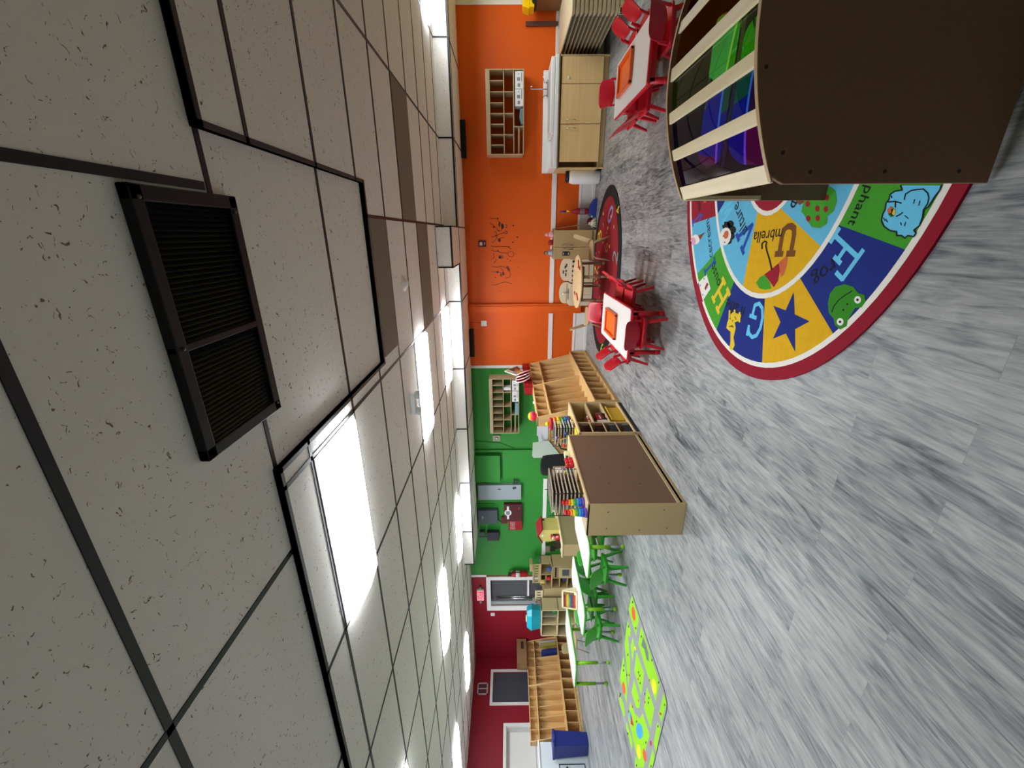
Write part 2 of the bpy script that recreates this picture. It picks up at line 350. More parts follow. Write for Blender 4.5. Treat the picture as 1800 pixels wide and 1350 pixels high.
# bulkhead under the ceiling along the back wall
BZ = 2.39
bk = MB(); bk.box((.10, 6.98, BZ), (XR, D, H)).box((-.46, 6.2, BZ), (.10, D, H)).box((-6.85, 7.08, BZ), (-.46, D, H))
trim(bk, tm, 0)
bg = MB(); e = .006
for x in BX:
    if x > .2: bg.box((x-.01, 6.98-e, BZ), (x+.01, 6.98, H)); bg.box((x-.01, 6.98, BZ-e), (x+.01, D, BZ))
    elif -6.8 < x < -.5: bg.box((x-.01, 7.08-e, BZ), (x+.01, 7.08, H)); bg.box((x-.01, 7.08, BZ-e), (x+.01, D, BZ))
bg.box((.10, 6.97, BZ-e), (XR, 6.995, BZ+.02)).box((-6.85, 7.07, BZ-e), (-.46, 7.095, BZ+.02)).box((-.47, 6.19, BZ-e), (.11, 6.215, BZ+.02))
bg.box((-.47, 6.19, BZ-e), (-.45, 7.1, BZ+.02)).box((-.47, 6.19, BZ), (-.45, 6.21, H)).box((.09, 6.19, BZ), (.11, 6.21, H)).box((-6.86, 7.07, BZ-e), (-6.84, 7.09, H)).box((-.45, 7.1, BZ-e), (XR, 7.115, BZ))
bg.box((.095, 6.19, BZ-e), (.112, D, BZ))
trim(bg, blackgrid, 0)

# ceiling troffers: 2x4 ft panels in the grid
lampm = emis('troffer_glow', 'f6faff', LAMP)
def lamp(j, k, label):
    x1 = -1.092-1.2192*j; y0 = 1.8655+.6096*k
    t = thing('ceiling_light', label, 'ceiling light', (x1-.6096, y0+.3048, H), 0, 'recessed ceiling light panels')
    MB().prism([(-.585, -.28, -.006), (-.585, -.20, -.05), (-.585, 0, -.065), (-.585, .20, -.05), (-.585, .28, -.006)], (1.17, 0, 0)).build('diffuser', lampm, t)  # diffuser bulge is added so the glow reaches the ceiling around it
    f = MB()
    for a, b in (((-.597, -.292, -.008), (.597, -.28, 0)), ((-.597, .28, -.008), (.597, .292, 0)), ((-.597, -.28, -.008), (-.585, .28, 0)), ((.585, -.28, -.008), (.597, .28, 0))): f.box(a, b)
    f.build('light_frame', whitepl, t); return t
lamp(0, 0, 'largest glowing white ceiling panel, beside the black vent')
lamp(0, 4, 'bright ceiling panel beside the twin-head emergency light')
lamp(0, 7, 'slim bright ceiling panel next to the bulkhead above the orange wall')
lamp(3, 4, 'bright ceiling panel before the green wall, nearer of two')
lamp(3, 7, 'bright ceiling panel close to the bulkhead end above the green wall')
lamp(6, 7, 'small bright ceiling panel farthest away over the red corner')
lamp(6, 4, 'bright ceiling panel over the long wooden lockers by the red left wall')
lamp(3, 0, 'ceiling panel barely showing at the left edge of the room view')
lamp(-4, 7, 'bright ceiling panel above the stacked cots by the bulkhead')
lamp(6, 0, 'ceiling panel at the red left wall, outside the picture')
# dark perforated ceiling panels
perf = mat('perforated_panel', '857a6c', .8, noise=.12, scale=200)
for x0, x1, y0, y1, lb in ((.14, 1.335, 4.315, 4.9, 'brown-grey perforated ceiling panel farthest toward the sink side'), (-1.08, .115, 4.925, 5.51, 'brown-grey perforated ceiling panel just beyond the white round detector'), (-.96, .115, 3.27, 3.68, 'brown-grey perforated ceiling panel touching the black rim of the raised ceiling')):
    tag(MB().box((x0, y0, H-.006), (x1, y1, H)).build('perforated_ceiling_panel', perf), lb, 'ceiling panel', 'perforated ceiling panels')
# black return grille
vt = thing('ceiling_vent', 'large black louvred return air grille hanging on the ceiling', 'vent', (-.297, 1.467, H+UP))
fr = MB(); a0, b0 = .435, .235
for a, b in (((-a0, -b0, -.035), (a0, -b0+.045, 0)), ((-a0, b0-.045, -.035), (a0, b0, 0)), ((-a0, -b0, -.035), (-a0+.045, b0, 0)), ((a0-.045, -b0, -.035), (a0, b0, 0)), ((-.055, -b0, -.034), (-.03, b0, -.002))): fr.box(a, b)
fr.build('vent_frame', black, vt, bevel=.004)
lo = MB()
for i in range(46):
    x = -a0+.05+i*(2*a0-.1)/45; lo.add([(x-.006, -b0+.03, -.026), (x+.008, -b0+.03, -.008), (x+.008, b0-.03, -.008), (x-.006, b0-.03, -.026)], [(0, 1, 2, 3)])
lo.build('louvres', mat('louvre_metal', '2a2a30', .4), vt); MB().box((-a0+.02, -b0+.02, -.004), (a0-.02, b0-.02, -.001)).build('vent_backing', mat('vent_void', '050506', .9), vt)
for x, y in ((.40, -.21), (-.04, -.21), (.38, .21), (-.40, .21)): MB().ball((x, y, -.036), .007, n=8).build('screw', mat('screw', '5a5750', .4, .6), vt)
# detectors
o = MB().lathe([(.075, 0), (.07, -.015), (.045, -.022), (.03, -.045), (.012, -.05)]).build('smoke_detector', mat('detector', 'f0ece6', .5), loc=(-.452, 4.1, H)); tag(o, 'round off-white smoke detector between the brown perforated ceiling panels', 'smoke detector')
t = thing('emergency_light', 'translucent white twin-head emergency light on ceiling by the bright panel', 'emergency light', (-1.66, 3.95, H))
MB().box((-.12, -.05, -.05), (.12, .05, 0)).build('housing', whitepl, t, bevel=.01)
for s_ in (-1, 1): MB().lathe([(.02, 0), (.045, -.03), (.05, -.06), (.02, -.062)], (s_*.09, 0, -.03)).build('lamp_head', mat('frost', 'd8dadc', .3), t)

# ================================================================== ORANGE WALL
def wall_cubby(x0, x1, z0, z1, label, papers):
    dpt = .3; y0 = D-dpt; W_ = x1-x0; Hh = z1-z0
    t = thing('wall_shelf', label, 'wall shelf', (x0, y0, z0)); m = wood('shelf_ash', 'b59f7c', 'cdb995', 1, 'X')
    r1, r2, r3 = Hh*.26, Hh*.52, Hh*.89; p = .014
    b = MB(); b.box((0, 0, 0), (W_, dpt, p)).box((0, 0, 0), (p, dpt, Hh)).box((W_-p, 0, 0), (W_, dpt, Hh)).box((p, .001, r3), (W_-p, dpt, Hh))
    b.build('carcass', m, t, bevel=.003)
    MB().box((p, .02, r1), (W_-p, dpt, r1+p)).build('shelf', m, t); MB().box((p, .02, r2), (W_-p, dpt, r2+p)).build('shelf', m, t)
    for i in range(1, 8): MB().box((W_*i/8-.005, .02, r2+p), (W_*i/8+.005, dpt, r3)).build('divider', m, t)
    for i in (2, 4, 6): MB().box((W_*i/8-.005, .02, r1+p), (W_*i/8+.005, dpt, r2)).build('divider', m, t)
    MB().box((W_*.34, .02, p), (W_*.34+.012, dpt, r1)).build('divider', m, t)
    MB().box((p, .03, r1*.45), (W_*.34, .045, r1*.58)).build('rail', m, t)
    return t
wx0, wx1, wz0, wz1 = 1.257, 2.47, 1.305, 1.93
wall_cubby(wx0, wx1, wz0, wz1, 'wooden pigeonhole wall shelf mounted on the orange wall above the sink', 1)
def carton(x0, x1, y, z, label, mm=None, stripe='3a3a40'):
    t = thing('wipes_box', label, 'box', (x0, y, z)); w_ = x1-x0
    MB().box((0, 0, 0), (w_, .2, .13)).build('carton', whitepl, t, bevel=.004)
    b = MB(); b.box((w_*.42, -.002, .02), (w_-.01, 0, .032)).box((w_*.8, -.002, .07), (w_*.86, 0, .085)).box((w_*.1, -.002, .05), (w_*.3, 0, .09)).box((w_*.45, -.002, .05), (w_*.65, 0, .10))
    b.build('print', mat('print_grey', '8d9096', .6), t); return t
carton(2.205, 2.44, D-.29, wz0+.014, 'white printed carton at the outer end of the orange wall shelf'); carton(1.965, 2.20, D-.29, wz0+.014, 'white printed carton on the orange wall shelf, beside the blue bag')
o = MB().prism([(1.70, D-.26, wz0+.014), (1.95, D-.26, wz0+.014), (1.93, D-.26, wz0+.06), (1.82, D-.26, wz0+.075), (1.72, D-.26, wz0+.045)], (0, .18, 0)).build('folded_bag', C('6f93a0'), bevel=.008); tag(o, 'pale blue folded bag lying in the bottom row of the orange wall shelf', 'bag')
# green wall unit
wall_cubby(-4.03, -2.785, 1.385, 2.005, 'wooden pigeonhole wall shelf mounted on the green wall', 0)
carton(-3.05, -2.83, D-.29, 1.399, 'white printed carton in the green wall shelf nearest the orange paint'); carton(-3.30, -3.07, D-.29, 1.399, 'white printed carton in the green wall shelf, second from the orange paint')
o = MB().box((-3.60, D-.28, 1.399), (-3.34, D-.1, 1.47)).build('folded_bag', C('7fa6b2'), bevel=.01); tag(o, 'pale blue folded bag in the green wall shelf', 'bag')
o = MB().box((-3.05, D-.27, 1.56), (-2.99, D-.1, 1.70)).build('bottle', whitepl, bevel=.01); tag(o, 'small white bottle in the middle row of the green wall shelf', 'bottle')
# sink
t = thing('sink_cabinet', 'pale wood cabinet with three doors under the white sink', 'cabinet', (1.0, 7.54, 0)); cw = 1.55
b = MB(); b.box((0, 0, .09), (.018, .58, .775)).box((cw-.018, 0, .0), (cw, .58, .775)).box((0, 0, .0), (.018, .58, .1)).box((0, 0, .755), (cw, .02, .775)).box((0, .06, 0), (cw, .58, .09)).box((0, .02, .09), (cw, .58, .105)).box((.018, .4, .09), (cw-.018, .56, .75))
b.build('carcass', birchx, t, bevel=.002)
for i, (a, c) in enumerate(((.10, .635), (.64, 1.175), (1.18, 1.53))):
    dd = MB().box((a, -.004, .095), (c-.004, .016, .735)).build('door', wood('cab_door', 'dcb97e', 'e8c78e', .7, 'X'), t, bevel=.002)
    if i < 2:
        hx = .575 if i == 0 else .69
        MB().tube([(hx, 0, .49), (hx, -.03, .50), (hx, -.03, .63), (hx, 0, .64)], .006).build('handle', steel, dd)
    else: MB().box((a+.06, -.02, .62), (a+.09, 0, .64)).build('latch', whitepl, dd)
t = thing('sink', 'white counter sink with raised basin and backsplash on the pale wood cabinet', 'sink', (1.0, 7.5, .775))
b = MB(); b.box((.0, .0, 0), (1.55, .60, .06)).box((.5, .0, .06), (1.52, .6, .125)); b.box((0, .57, 0), (1.52, .64, .2)).box((.0, .0, .05), (.03, .6, .12)).box((.0, .54, .05), (.5, .6, .10))
b.build('sink_body', whitepl, t, bevel=.012); 
MB().box((.58, .12, .1255), (1.42, .46, .128)).build('basin_floor', mat('basin', 'c3c7ca', .3), t)
b = MB(); b.tube([(1.24, .52, .12), (1.24, .52, .40), (1.24, .49, .435), (1.24, .42, .43), (1.24, .38, .40)], .009).box((1.12, .49, .12), (1.36, .55, .145)); b.build('faucet', chrome, t)
for s_ in (-1, 1): MB().tube([(1.24+s_*.09, .52, .14), (1.24+s_*.09, .52, .18), (1.24+s_*.11, .50, .20), (1.24+s_*.17, .47, .215)], [.012, .012, .008, .005]).build('tap_handle', chrome, t)
# white jug
t = thing('water_jug', 'white plastic jug with black lid standing by the sink cabinet', 'jug', (.91, 7.82, 0))
prof = [(.10, 0), (.117, .02), (.117, .46), (.105, .50), (.085, .53)]
MB().lathe(prof, n=24).build('jug_body', whitepl, t); MB().lathe([(.085, .53), (.088, .55), (.085, .585), (.03, .59)], n=24).build('lid', mat('blk_pl', '202024', .4), t)
# fire strobe, thermostat, decals
t = thing('fire_alarm', 'dark red wall strobe with clear lens on the orange wall', 'fire alarm', (-.178, D-.03, 2.075)); MB().box((-.055, 0, -.07), (.055, .03, .07)).build('alarm_body', C('5c1016'), t, bevel=.006)
MB().box((-.03, -.015, -.005), (.03, 0, .05)).build('strobe_lens', mat('lens', 'd5cfc8', .2), t, bevel=.006); MB().box((-.015, -.01, -.055), (.025, 0, -.04)).build('marking', C('d8c8c0'), t)
o = MB().box((-1.75, D-.03, 2.03), (-1.64, D, 2.145)).build('thermostat', whitepl, bevel=.005); tag(o, 'small square white thermostat on the orange wall beside the boxed pipe', 'thermostat')
trim(MB().tube([(-1.69, D-.008, 2.145), (-1.69, D-.008, 2.38)], .006), orange, 0)
dz = lambda a, b: py(840+a/9, 370+b/9, D-.004)
dc = MB()
S1 = [[(180, 125), (250, 128), (315, 130)], [(185, 200), (240, 225), (300, 290), (310, 320)], [(215, 420), (270, 415), (330, 380), (405, 355), (450, 370), (470, 340), (440, 320), (405, 355)], [(220, 510), (270, 480), (300, 440), (310, 385)], [(260, 350), (290, 330), (300, 390), (270, 400)], [(325, 490), (345, 450), (380, 430), (415, 430)], [(315, 160), (350, 185), (365, 210), (380, 300), (350, 330)],
 [(215, 565), (290, 575), (400, 570), (490, 578), (520, 615)], [(220, 620), (250, 645), (320, 645), (370, 668), (475, 680)], [(215, 770), (260, 745), (250, 680)], [(250, 830), (290, 800), (280, 760)], [(225, 890), (320, 900), (350, 885), (430, 900)], [(350, 905), (400, 950), (420, 1020)], [(220, 1175), (280, 1180), (350, 1150), (430, 1130), (545, 1160)], [(440, 900), (470, 920), (510, 970), (520, 1020), (490, 1060), (440, 1070)], [(215, 970), (300, 975), (380, 985), (410, 1000)]]
for L_ in S1: ribbon(dc, L_, 7, 0, dz)
def disc(mb, c, rx, ry, mi, to3, n=16, a=0): mb.flat([to3(c[0]+rx*math.cos(2*math.pi*i/n)*math.cos(a)-ry*math.sin(2*math.pi*i/n)*math.sin(a), c[1]+rx*math.cos(2*math.pi*i/n)*math.sin(a)+ry*math.sin(2*math.pi*i/n)*math.cos(a)) for i in range(n)], mi)
for c, rx, ry in (((315, 130), 16, 12), ((252, 262), 12, 18), ((330, 320), 10, 16), ((390, 250), 22, 45), ((340, 220), 14, 40), ((450, 228), 18, 7), ((450, 265), 18, 7), ((490, 578), 12, 12), ((320, 640), 12, 12), ((560, 238), 16, 10), ((625, 422), 15, 8), ((555, 503), 12, 8), ((515, 796), 12, 8), ((278, 1058), 10, 8), ((340, 470), 22, 30), ((310, 975), 14, 20), ((365, 1020), 12, 25), ((350, 740), 14, 18), ((640, 895), 7, 6), ((400, 1000), 12, 30), ((598, 610), 6, 6), ((598, 685), 6, 6), ((470, 770), 12, 6), ((355, 1270), 8, 6)): disc(dc, c, rx, ry, 0, dz)
ringp = [(522+48*math.cos(i*.5236), 690+45*math.sin(i*.5236)) for i in range(13)]; ribbon(dc, ringp, 8, 1, dz); disc(dc, (480, 920), 22, 48, 1, dz, a=-.5); disc(dc, (365, 735), 45, 30, 2, dz)
o = dc.build('wall_decal', [C('40161a'), C('8a2b14'), C('8a4a2a')]); tag(o, 'faded dark branch and bird decal on the orange wall', 'wall decal')
for i, (xa, ya) in enumerate(((806, 238), (826, 597))):
    a = py(xa+2, ya, D-.05)
    o = MB().box((a.x-.35, D-.12, 2.30), (a.x+.22, D-.02, 2.388)).build('wall_speaker', black, bevel=.006); tag(o, ('slim black bar under the bulkhead on the sink side of the orange wall', 'slim black bar under the bulkhead where orange paint meets green')[i], 'speaker')
# stick on the wall
o = MB().box((3.115, D-.05, .78), (3.18, D-.02, 1.275)).box((3.12, D-.06, .76), (3.175, D-.015, .9)).build('wall_strap', mat('strap', '5b3a30', .5, noise=.3, scale=30), bevel=.008); tag(o, 'dark brown strap hanging on the orange wall behind the stacked cots', 'strap')
# wooden cabinet and toy truck at the picture's edge
o = MB().box((3.30, 7.72, 0), (4.3, 8.1, 1.13)).build('low_bookcase', mat('bookcase_brown', '7b5836', .6, noise=.1, scale=60), bevel=.01); tag(o, 'brown wooden bookcase behind the stacked cots by the yellow wall', 'bookcase')
t = thing('toy_truck', 'yellow plastic toy truck on top of the brown bookcase', 'toy truck', (3.22, 7.7, 1.13)); yl = mat('toy_yellow', 'f0c408', .4)
b = MB(); b.box((-.03, 0, .03), (.6, .22, .10)).prism([(-.05, 0, .1), (.3, 0, .1), (.3, 0, .22), (-.02, 0, .20)], (0, .22, 0)); b.build('truck_body', yl, t, bevel=.008)
for x in (.04, .18, .5):
    b = MB(); b.tube([(x, -.015, .03), (x, .235, .03)], .035, n=14); b.build('wheel', mat('tyre', '151515', .6), t)

# ================================================================== COTS
t = None
fx0, fx1, fy0, fy1 = 2.62, 3.35, 6.52, 8.08
cotplate = mat('cot_ivory', 'd0c2a2', .5)
ncot = 11; zt = .735; step = .056
for i in range(ncot):
    z = zt - i*step; sh = -.005*i
    t = thing('stacking_cot', '', 'cot', (0, 0, z), 0, 'stacked toddler cots')
    t['label'] = 'top ivory cot of the stack by the sink cabinet' if i == 0 else 'ivory cot in the stack by the sink cabinet, %s from the top' % ('second', 'third', 'fourth', 'fifth', 'sixth', 'seventh', 'eighth', 'ninth', 'tenth', 'eleventh')[i-1]
    e_ = MB(); x0, x1 = fx0, fx1
    pts = [(x0, 0, 0)]
    for y in (fy0, fy1-.05):
        b = MB(); b.prism([(x0+.03, y, -.038), (x1-.03, y, -.038), (x1, y, -.01), (x1, y, .008), (x0, y, .008), (x0, y, -.01)], (0, .05, 0)); b.build('cot_end', cotplate, t, bevel=.008)
    b = MB(); b.tube([(x0+.02, fy0+.03, -.005), (x0+.02, fy1-.03, -.005)], .010, n=8).tube([(x1-.02, fy0+.03, -.005), (x1-.02, fy1-.03, -.005)], .010, n=8); b.build('side_rail', mat('cot_rail', 'ab9f80', .5), t)
    MB().box((x0+.03, fy0+.05, -.002), (x1-.03, fy1-.05, .003)).build('cot_sheet', mat('cot_cloth', 'ab9f82', .8) if i else cotplate, t)
b = MB()
for x in (fx0+.02, fx1-.08):
    for y in (fy0, fy1-.06): b.box((x, y, 0), (x+.06, y+.06, .14))
b.box((fx0+.02, fy0, .08), (fx1-.02, fy0+.04, .13))
o = b.build('cot_dolly', cotplate, bevel=.006); tag(o, 'ivory dolly under the stack of cots', 'dolly')

# ================================================================== CHILD CHAIRS
def shell_surface(f, nu, nv, thick, m, name, parent):
    b = MB(); F = [[f(i/nu*2-1, j/nv) for j in range(nv+1)] for i in range(nu+1)]
    vs = []; th = thick
    for s_ in (0, 1):
        for i in range(nu+1):
            for j in range(nv+1): p = F[i][j]; vs.append((p[0], p[1]-s_*th, p[2]))
    k = (nu+1)*(nv+1); idx = lambda s_, i, j: s_*k+i*(nv+1)+j; fs = []
    for i in range(nu):
        for j in range(nv):
            fs.append((idx(0, i, j), idx(0, i+1, j), idx(0, i+1, j+1), idx(0, i, j+1))); fs.append((idx(1, i, j), idx(1, i, j+1), idx(1, i+1, j+1), idx(1, i+1, j)))
    for i in range(nu):
        fs.append((idx(0, i, 0), idx(1, i, 0), idx(1, i+1, 0), idx(0, i+1, 0))); fs.append((idx(0, i, nv), idx(0, i+1, nv), idx(1, i+1, nv), idx(1, i, nv)))
    for j in range(nv):
        fs.append((idx(0, 0, j), idx(0, 0, j+1), idx(1, 0, j+1), idx(1, 0, j))); fs.append((idx(0, nu, j), idx(1, nu, j), idx(1, nu, j+1), idx(0, nu, j+1)))
    b.add(vs, fs, 0, True); return b.build(name, m, parent, bevel=.004)
def child_chair(hs, ht, w, m, label, group):
    """faces +y; back on the -y side"""
    t = thing('child_chair', label, 'chair', (0, 0, 0), 0, group); d = w*.92
    b = MB(); pts = []
    for cx_, cy_, a0 in ((w/2-.05, d/2-.04, 0), (-w/2+.05, d/2-.04, 90), (-w/2+.04, -d/2+.03, 180), (w/2-.04, -d/2+.03, 270)):
        for q in range(4): a = math.radians(a0+q*30); pts.append((cx_+.045*math.cos(a), cy_+.045*math.sin(a), hs-.022))
    b.prism(pts, (0, 0, .022)); b.box((-w/2+.03, d/2-.035, hs-.05), (w/2-.03, d/2-.01, hs-.01)); b.box((-w/2+.03, -d/2+.01, hs-.05), (w/2-.03, -d/2+.035, hs-.01)).box((-w/2+.012, -d/2+.05, hs-.05), (-w/2+.035, d/2-.05, hs-.01)).box((w/2-.035, -d/2+.05, hs-.05), (w/2-.012, d/2-.05, hs-.01))
    b.build('seat', m, t, bevel=.007)
    zb = hs+.045; hb = ht-zb
    def f(u, v):
        half = w*.5*(.90+.06*v)
        if v > .8: half *= 1-.07*((v-.8)/.2)**2
        y = -d/2+.012-.085*v-.01*v*v-.018*(1-u*u)
        topdrop = .018*abs(u)**5 if v > .5 else 0
        botl = (.035*(1-u*u)-.02)*(1-v)**2
        return (u*half, y, zb+hb*v-topdrop*((v-.5)*2)+(-botl if v < .5 else 0))
    shell_surface(f, 14, 8, .013, m, 'backrest', t)
    for s_ in (-1, 1): MB().prism([(s_*w*.40, -d/2+.05, hs-.02), (s_*w*.47, -d/2+.05, hs-.02), (s_*w*.47, -d/2+.03, hs-.02), (s_*w*.40, -d/2+.02, hs-.02)], (0, -.04, .11)).build('side_post', m, t, bevel=.004)
    for sx in (-1, 1):
        for sy in (-1, 1):
            a = Vector((sx*(w*.36), sy*(d*.30), hs-.02)); c = Vector((sx*(w*.50), sy*(d*.52), 0)); k = .019; k2 = .012
            vs = []
            for p, q in ((c, k2), (a, k)): vs += [(p.x-q, p.y-q, p.z), (p.x+q, p.y-q, p.z), (p.x+q, p.y+q, p.z), (p.x-q, p.y+q, p.z)]
            MB().add(vs, [(0, 3, 2, 1), (4, 5, 6, 7), (0, 1, 5, 4), (1, 2, 6, 5), (2, 3, 7, 6), (3, 0, 4, 7)]).build('leg', m, t, bevel=.003)
    return t
RC = 'red chairs around the two toddler tables'
rc = child_chair(.235, .44, .31, red, 'red child chair at the near end of the table by the black and red rug', RC)
def place(src, x, y, a, label, first=False, g=None):
    if first: src.location = (x, y, 0); src.rotation_euler = (0, 0, math.radians(a)); src['label'] = label; return src
    return dup(src, (x, y, 0), math.radians(a), label, g)
rugT = 'the table beside the number rug'
place(rc, -.96, 4.15, 0, 'red child chair tucked under the near end of %s' % rugT, True)
place(rc, -.70, 4.64, 90, 'red child chair on the sink side of %s, nearer one' % rugT)
place(rc, -.68, 5.03, 92, 'red child chair on the sink side of %s, farther one' % rugT)
place(rc, -1.06, 5.60, 180, 'red child chair at the far end of %s' % rugT)
place(rc, -1.26, 4.58, -90, 'red child chair on the locker side of %s, nearer one' % rugT)
place(rc, -1.28, 5.08, -88, 'red child chair on the locker side of %s, farther one' % rugT)
crawlT = 'the table behind the play tunnel'
place(rc, 1.60, 4.28, 4, 'red child chair at the near end of %s' % crawlT)
place(rc, 1.83, 4.95, 90, 'red child chair on the cot side of %s, nearer one' % crawlT)
place(rc, 1.85, 5.36, 92, 'red child chair on the cot side of %s, farther one' % crawlT)
place(rc, 1.60, 5.72, 180, 'red child chair at the sink end of %s' % crawlT)
place(rc, 1.24, 5.16, -86, 'red child chair on the rug side of %s, farther one' % crawlT)
place(rc, 1.25, 4.76, -92, 'red child chair on the rug side of %s, nearer one' % crawlT)
GC = 'green chairs around the white activity tables'
gc = child_chair(.30, .52, .32, greenp, 'green', GC)
place(gc, -4.37, 4.42, 0, 'green child chair at the near end of the table beside the rainbow stackers', True)
place(gc, -4.12, 4.78, 90, 'green child chair half hidden behind the brown-backed cubby end')
place(gc, -5.34, 4.85, 90, 'green child chair between the two lower green-edged tables, nearer one')
place(gc, -5.36, 5.24, 90, 'green child chair between the two lower green-edged tables, farther one')
place(gc, -5.49, 4.46, 0, 'green child chair at the near end of the middle green-edged table')
place(gc, -4.62, 5.1, -90, 'green child chair on the far side of the table beside the rainbow stackers')
place(gc, -5.75, 5.0, -90, 'green child chair on the far side of the middle green-edged table')

# ================================================================== TABLES
def play_table(x0, x1, y0, y1, h, topm, edge, legm, label, group, chs=.05, lower=None, legw=.024, apron=False):
    t = thing('activity_table', label, 'table', ((x0+x1)/2, (y0+y1)/2, 0), 0, group); a, b_ = (x1-x0)/2, (y1-y0)/2
    oc = lambda a, b, c: [(-a+c, -b), (a-c, -b), (a, -b+c), (a, b-c), (a-c, b), (-a+c, b), (-a, b-c), (-a, -b+c)]
    MB().prism([(x, y, h-.028) for x, y in oc(a, b_, chs)], (0, 0, .026)).build('table_edge', edge, t, bevel=.006)
    MB().prism([(x, y, h-.004) for x, y in oc(a-.012, b_-.012, chs)], (0, 0, .005)).build('tabletop', topm, t)
    if apron:
        q = MB(); 
        for aa, bb in (((-a+.05, -b_+.06, h-.09), (a-.05, -b_+.09, h-.02)), ((-a+.05, b_-.09, h-.09), (a-.05, b_-.06, h-.02)), ((-a+.05, -b_+.06, h-.09), (-a+.08, b_-.06, h-.02)), ((a-.08, -b_+.06, h-.09), (a-.05, b_-.06, h-.02))): q.box(aa, bb)
        q.build('apron', edge, t, bevel=.004)
    for sx in (-1, 1):
        for sy in (-1, 1):
            lx, ly = sx*(a-.065), sy*(b_-.09); zm = .2 if lower else .04
            lg = MB().tube([(lx, ly, h-.03), (lx, ly, zm)], [legw*1.15, legw], n=14).build('leg', legm, t)
            if lower: MB().tube([(lx, ly, zm), (lx, ly, .02)], legw*.7, n=12).build('leg_extension', lower, lg)
            MB().lathe([(legw*.9, 0), (legw*1.05, .012), (legw*1.05, .05), (legw*.8, .055)], (lx, ly, 0), n=14).build('foot', legm, lg)
    return t
TG = 'red toddler tables'
play_table(-1.245, -.705, 4.03, 5.28, .362, lamtop, red, red, 'white-topped table with red edge and legs by the black and red rug', TG, .02, apron=True)
play_table(1.20, 1.74, 4.22, 5.41, .362, lamtop, red, red, 'white-topped table with red edge and legs behind the curved play tunnel', TG, .02, apron=True)
GT = 'green-edged activity tables'; gedge = mat('green_edge', '4fae3a', .4)
play_table(-4.65, -4.02, 4.42, 5.66, .50, lamtop, gedge, lime, 'white table with green edge closest to the rainbow stackers', GT, .10, greyp)
play_table(-5.80, -5.20, 4.44, 5.64, .50, lamtop, gedge, lime, 'white table with green edge carrying the slanted colour stand', GT, .10, greyp)
play_table(-7.04, -6.42, 4.50, 5.66, .56, lamtop, gedge, lime, 'tallest white table with green edge, without chairs, by the wooden lockers', GT, .10, greyp)
def tray(c, wx, wy, a, label):
    t = thing('sand_tray', label, 'tray', (c[0], c[1], .366), a, 'orange play trays'); X_, Y_ = wx/2, wy/2
    MB().box((-X_, -Y_, 0), (X_, Y_, .008)).build('tray_base', orangetray, t)
    r_ = MB()
    for aa, bb in (((-X_, -Y_, 0), (X_, -Y_+.03, .03)), ((-X_, Y_-.03, 0), (X_, Y_, .03)), ((-X_, -Y_, 0), (-X_+.03, Y_, .03)), ((X_-.03, -Y_, 0), (X_, Y_, .03))): r_.box(aa, bb)
    r_.build('tray_rim', mat('tray_rim', 'e2560a', .35, coat=.3), t, bevel=.006)
tray((-1.0, 4.76), .29, .50, 0, 'orange tray on the table by the black and red rug'); tray((1.515, 4.97), .30, .50, 0, 'orange tray on the table behind the curved play tunnel')

# round table with two oak toddler chairs
t = thing('round_table', 'round maple table with beige legs on the black and red rug', 'table', (-.74, 6.77, .0125))
MB().lathe([(.40, .432), (.42, .440), (.42, .462), (.415, .466)], n=40).build('tabletop', maple, t)
for a in (20, 110, 200, 290):
    x, y = .30*math.cos(math.radians(a)), .30*math.sin(math.radians(a))
    lg = MB().tube([(x, y, .43), (x, y, .15)], .024, n=14).build('leg', beige, t); MB().tube([(x, y, .15), (x, y, .03)], .017, n=12).build('leg_extension', beiged, lg); MB().lathe([(.022, 0), (.026, .04), (.02, .045)], (x, y, 0), n=12).build('foot', beige, lg)
MB().box((-.25, -.25, .39), (.25, .25, .432)).build('apron', beiged, t)
for i, (x, y, w_, h_, a, lb) in enumerate(((-.45, 6.62, .14, .03, .5, 'red toy knife on the round table near the toy stove'), (-.50, 6.48, .06, .05, 0, 'small red toy cup on the round table edge'), (-.93, 6.86, .12, .02, 1.2, 'red toy spoon on the round table'), (-.95, 6.60, .16, .03, .9, 'red toy fish on the round table near the red chairs'))):
    o = rotated(MB().prism([(-w_/2, -h_/2, 0), (w_*.3, -h_/2, 0), (w_/2, 0, 0), (w_*.3, h_/2, 0), (-w_/2, h_/2, 0)], (0, 0, .015)), a).build('toy_utensil', C('b8301c'), loc=(x, y, .4785), bevel=.003); tag(o, lb, 'toy')
def wood_chair(x, y, a, label, m):
    t = thing('toddler_chair', label, 'chair', (x, y, .0125 if x > -3 else 0), math.radians(a), 'beige toddler chairs'); w_ = .32; hs = .27
    pts = [(w_/2*(abs(math.cos(q))**.5)*(1 if math.cos(q) >= 0 else -1), .15*(abs(math.sin(q))**.5)*(1 if math.sin(q) >= 0 else -1), hs-.018) for q in [i*math.pi/12 for i in range(24)]]
    MB().prism(pts, (0, 0, .018)).build('seat', m, t, bevel=.005)
    shell_surface(lambda u, v: (u*w_*.5*(1-.12*v*v), -.14-.07*v-.02*(1-u*u), hs+.02+.25*v-.03*abs(u)**4*v), 12, 6, .012, m, 'backrest', t)
    for s_ in (-1, 1):
        MB().tube([(s_*.17, .17, 0), (s_*.15, .13, hs-.05), (s_*.14, .10, hs-.02), (s_*.14, -.08, hs-.02), (s_*.15, -.12, hs-.05), (s_*.17, -.19, 0)], .012, n=10).build('leg', beige, t)
    return t
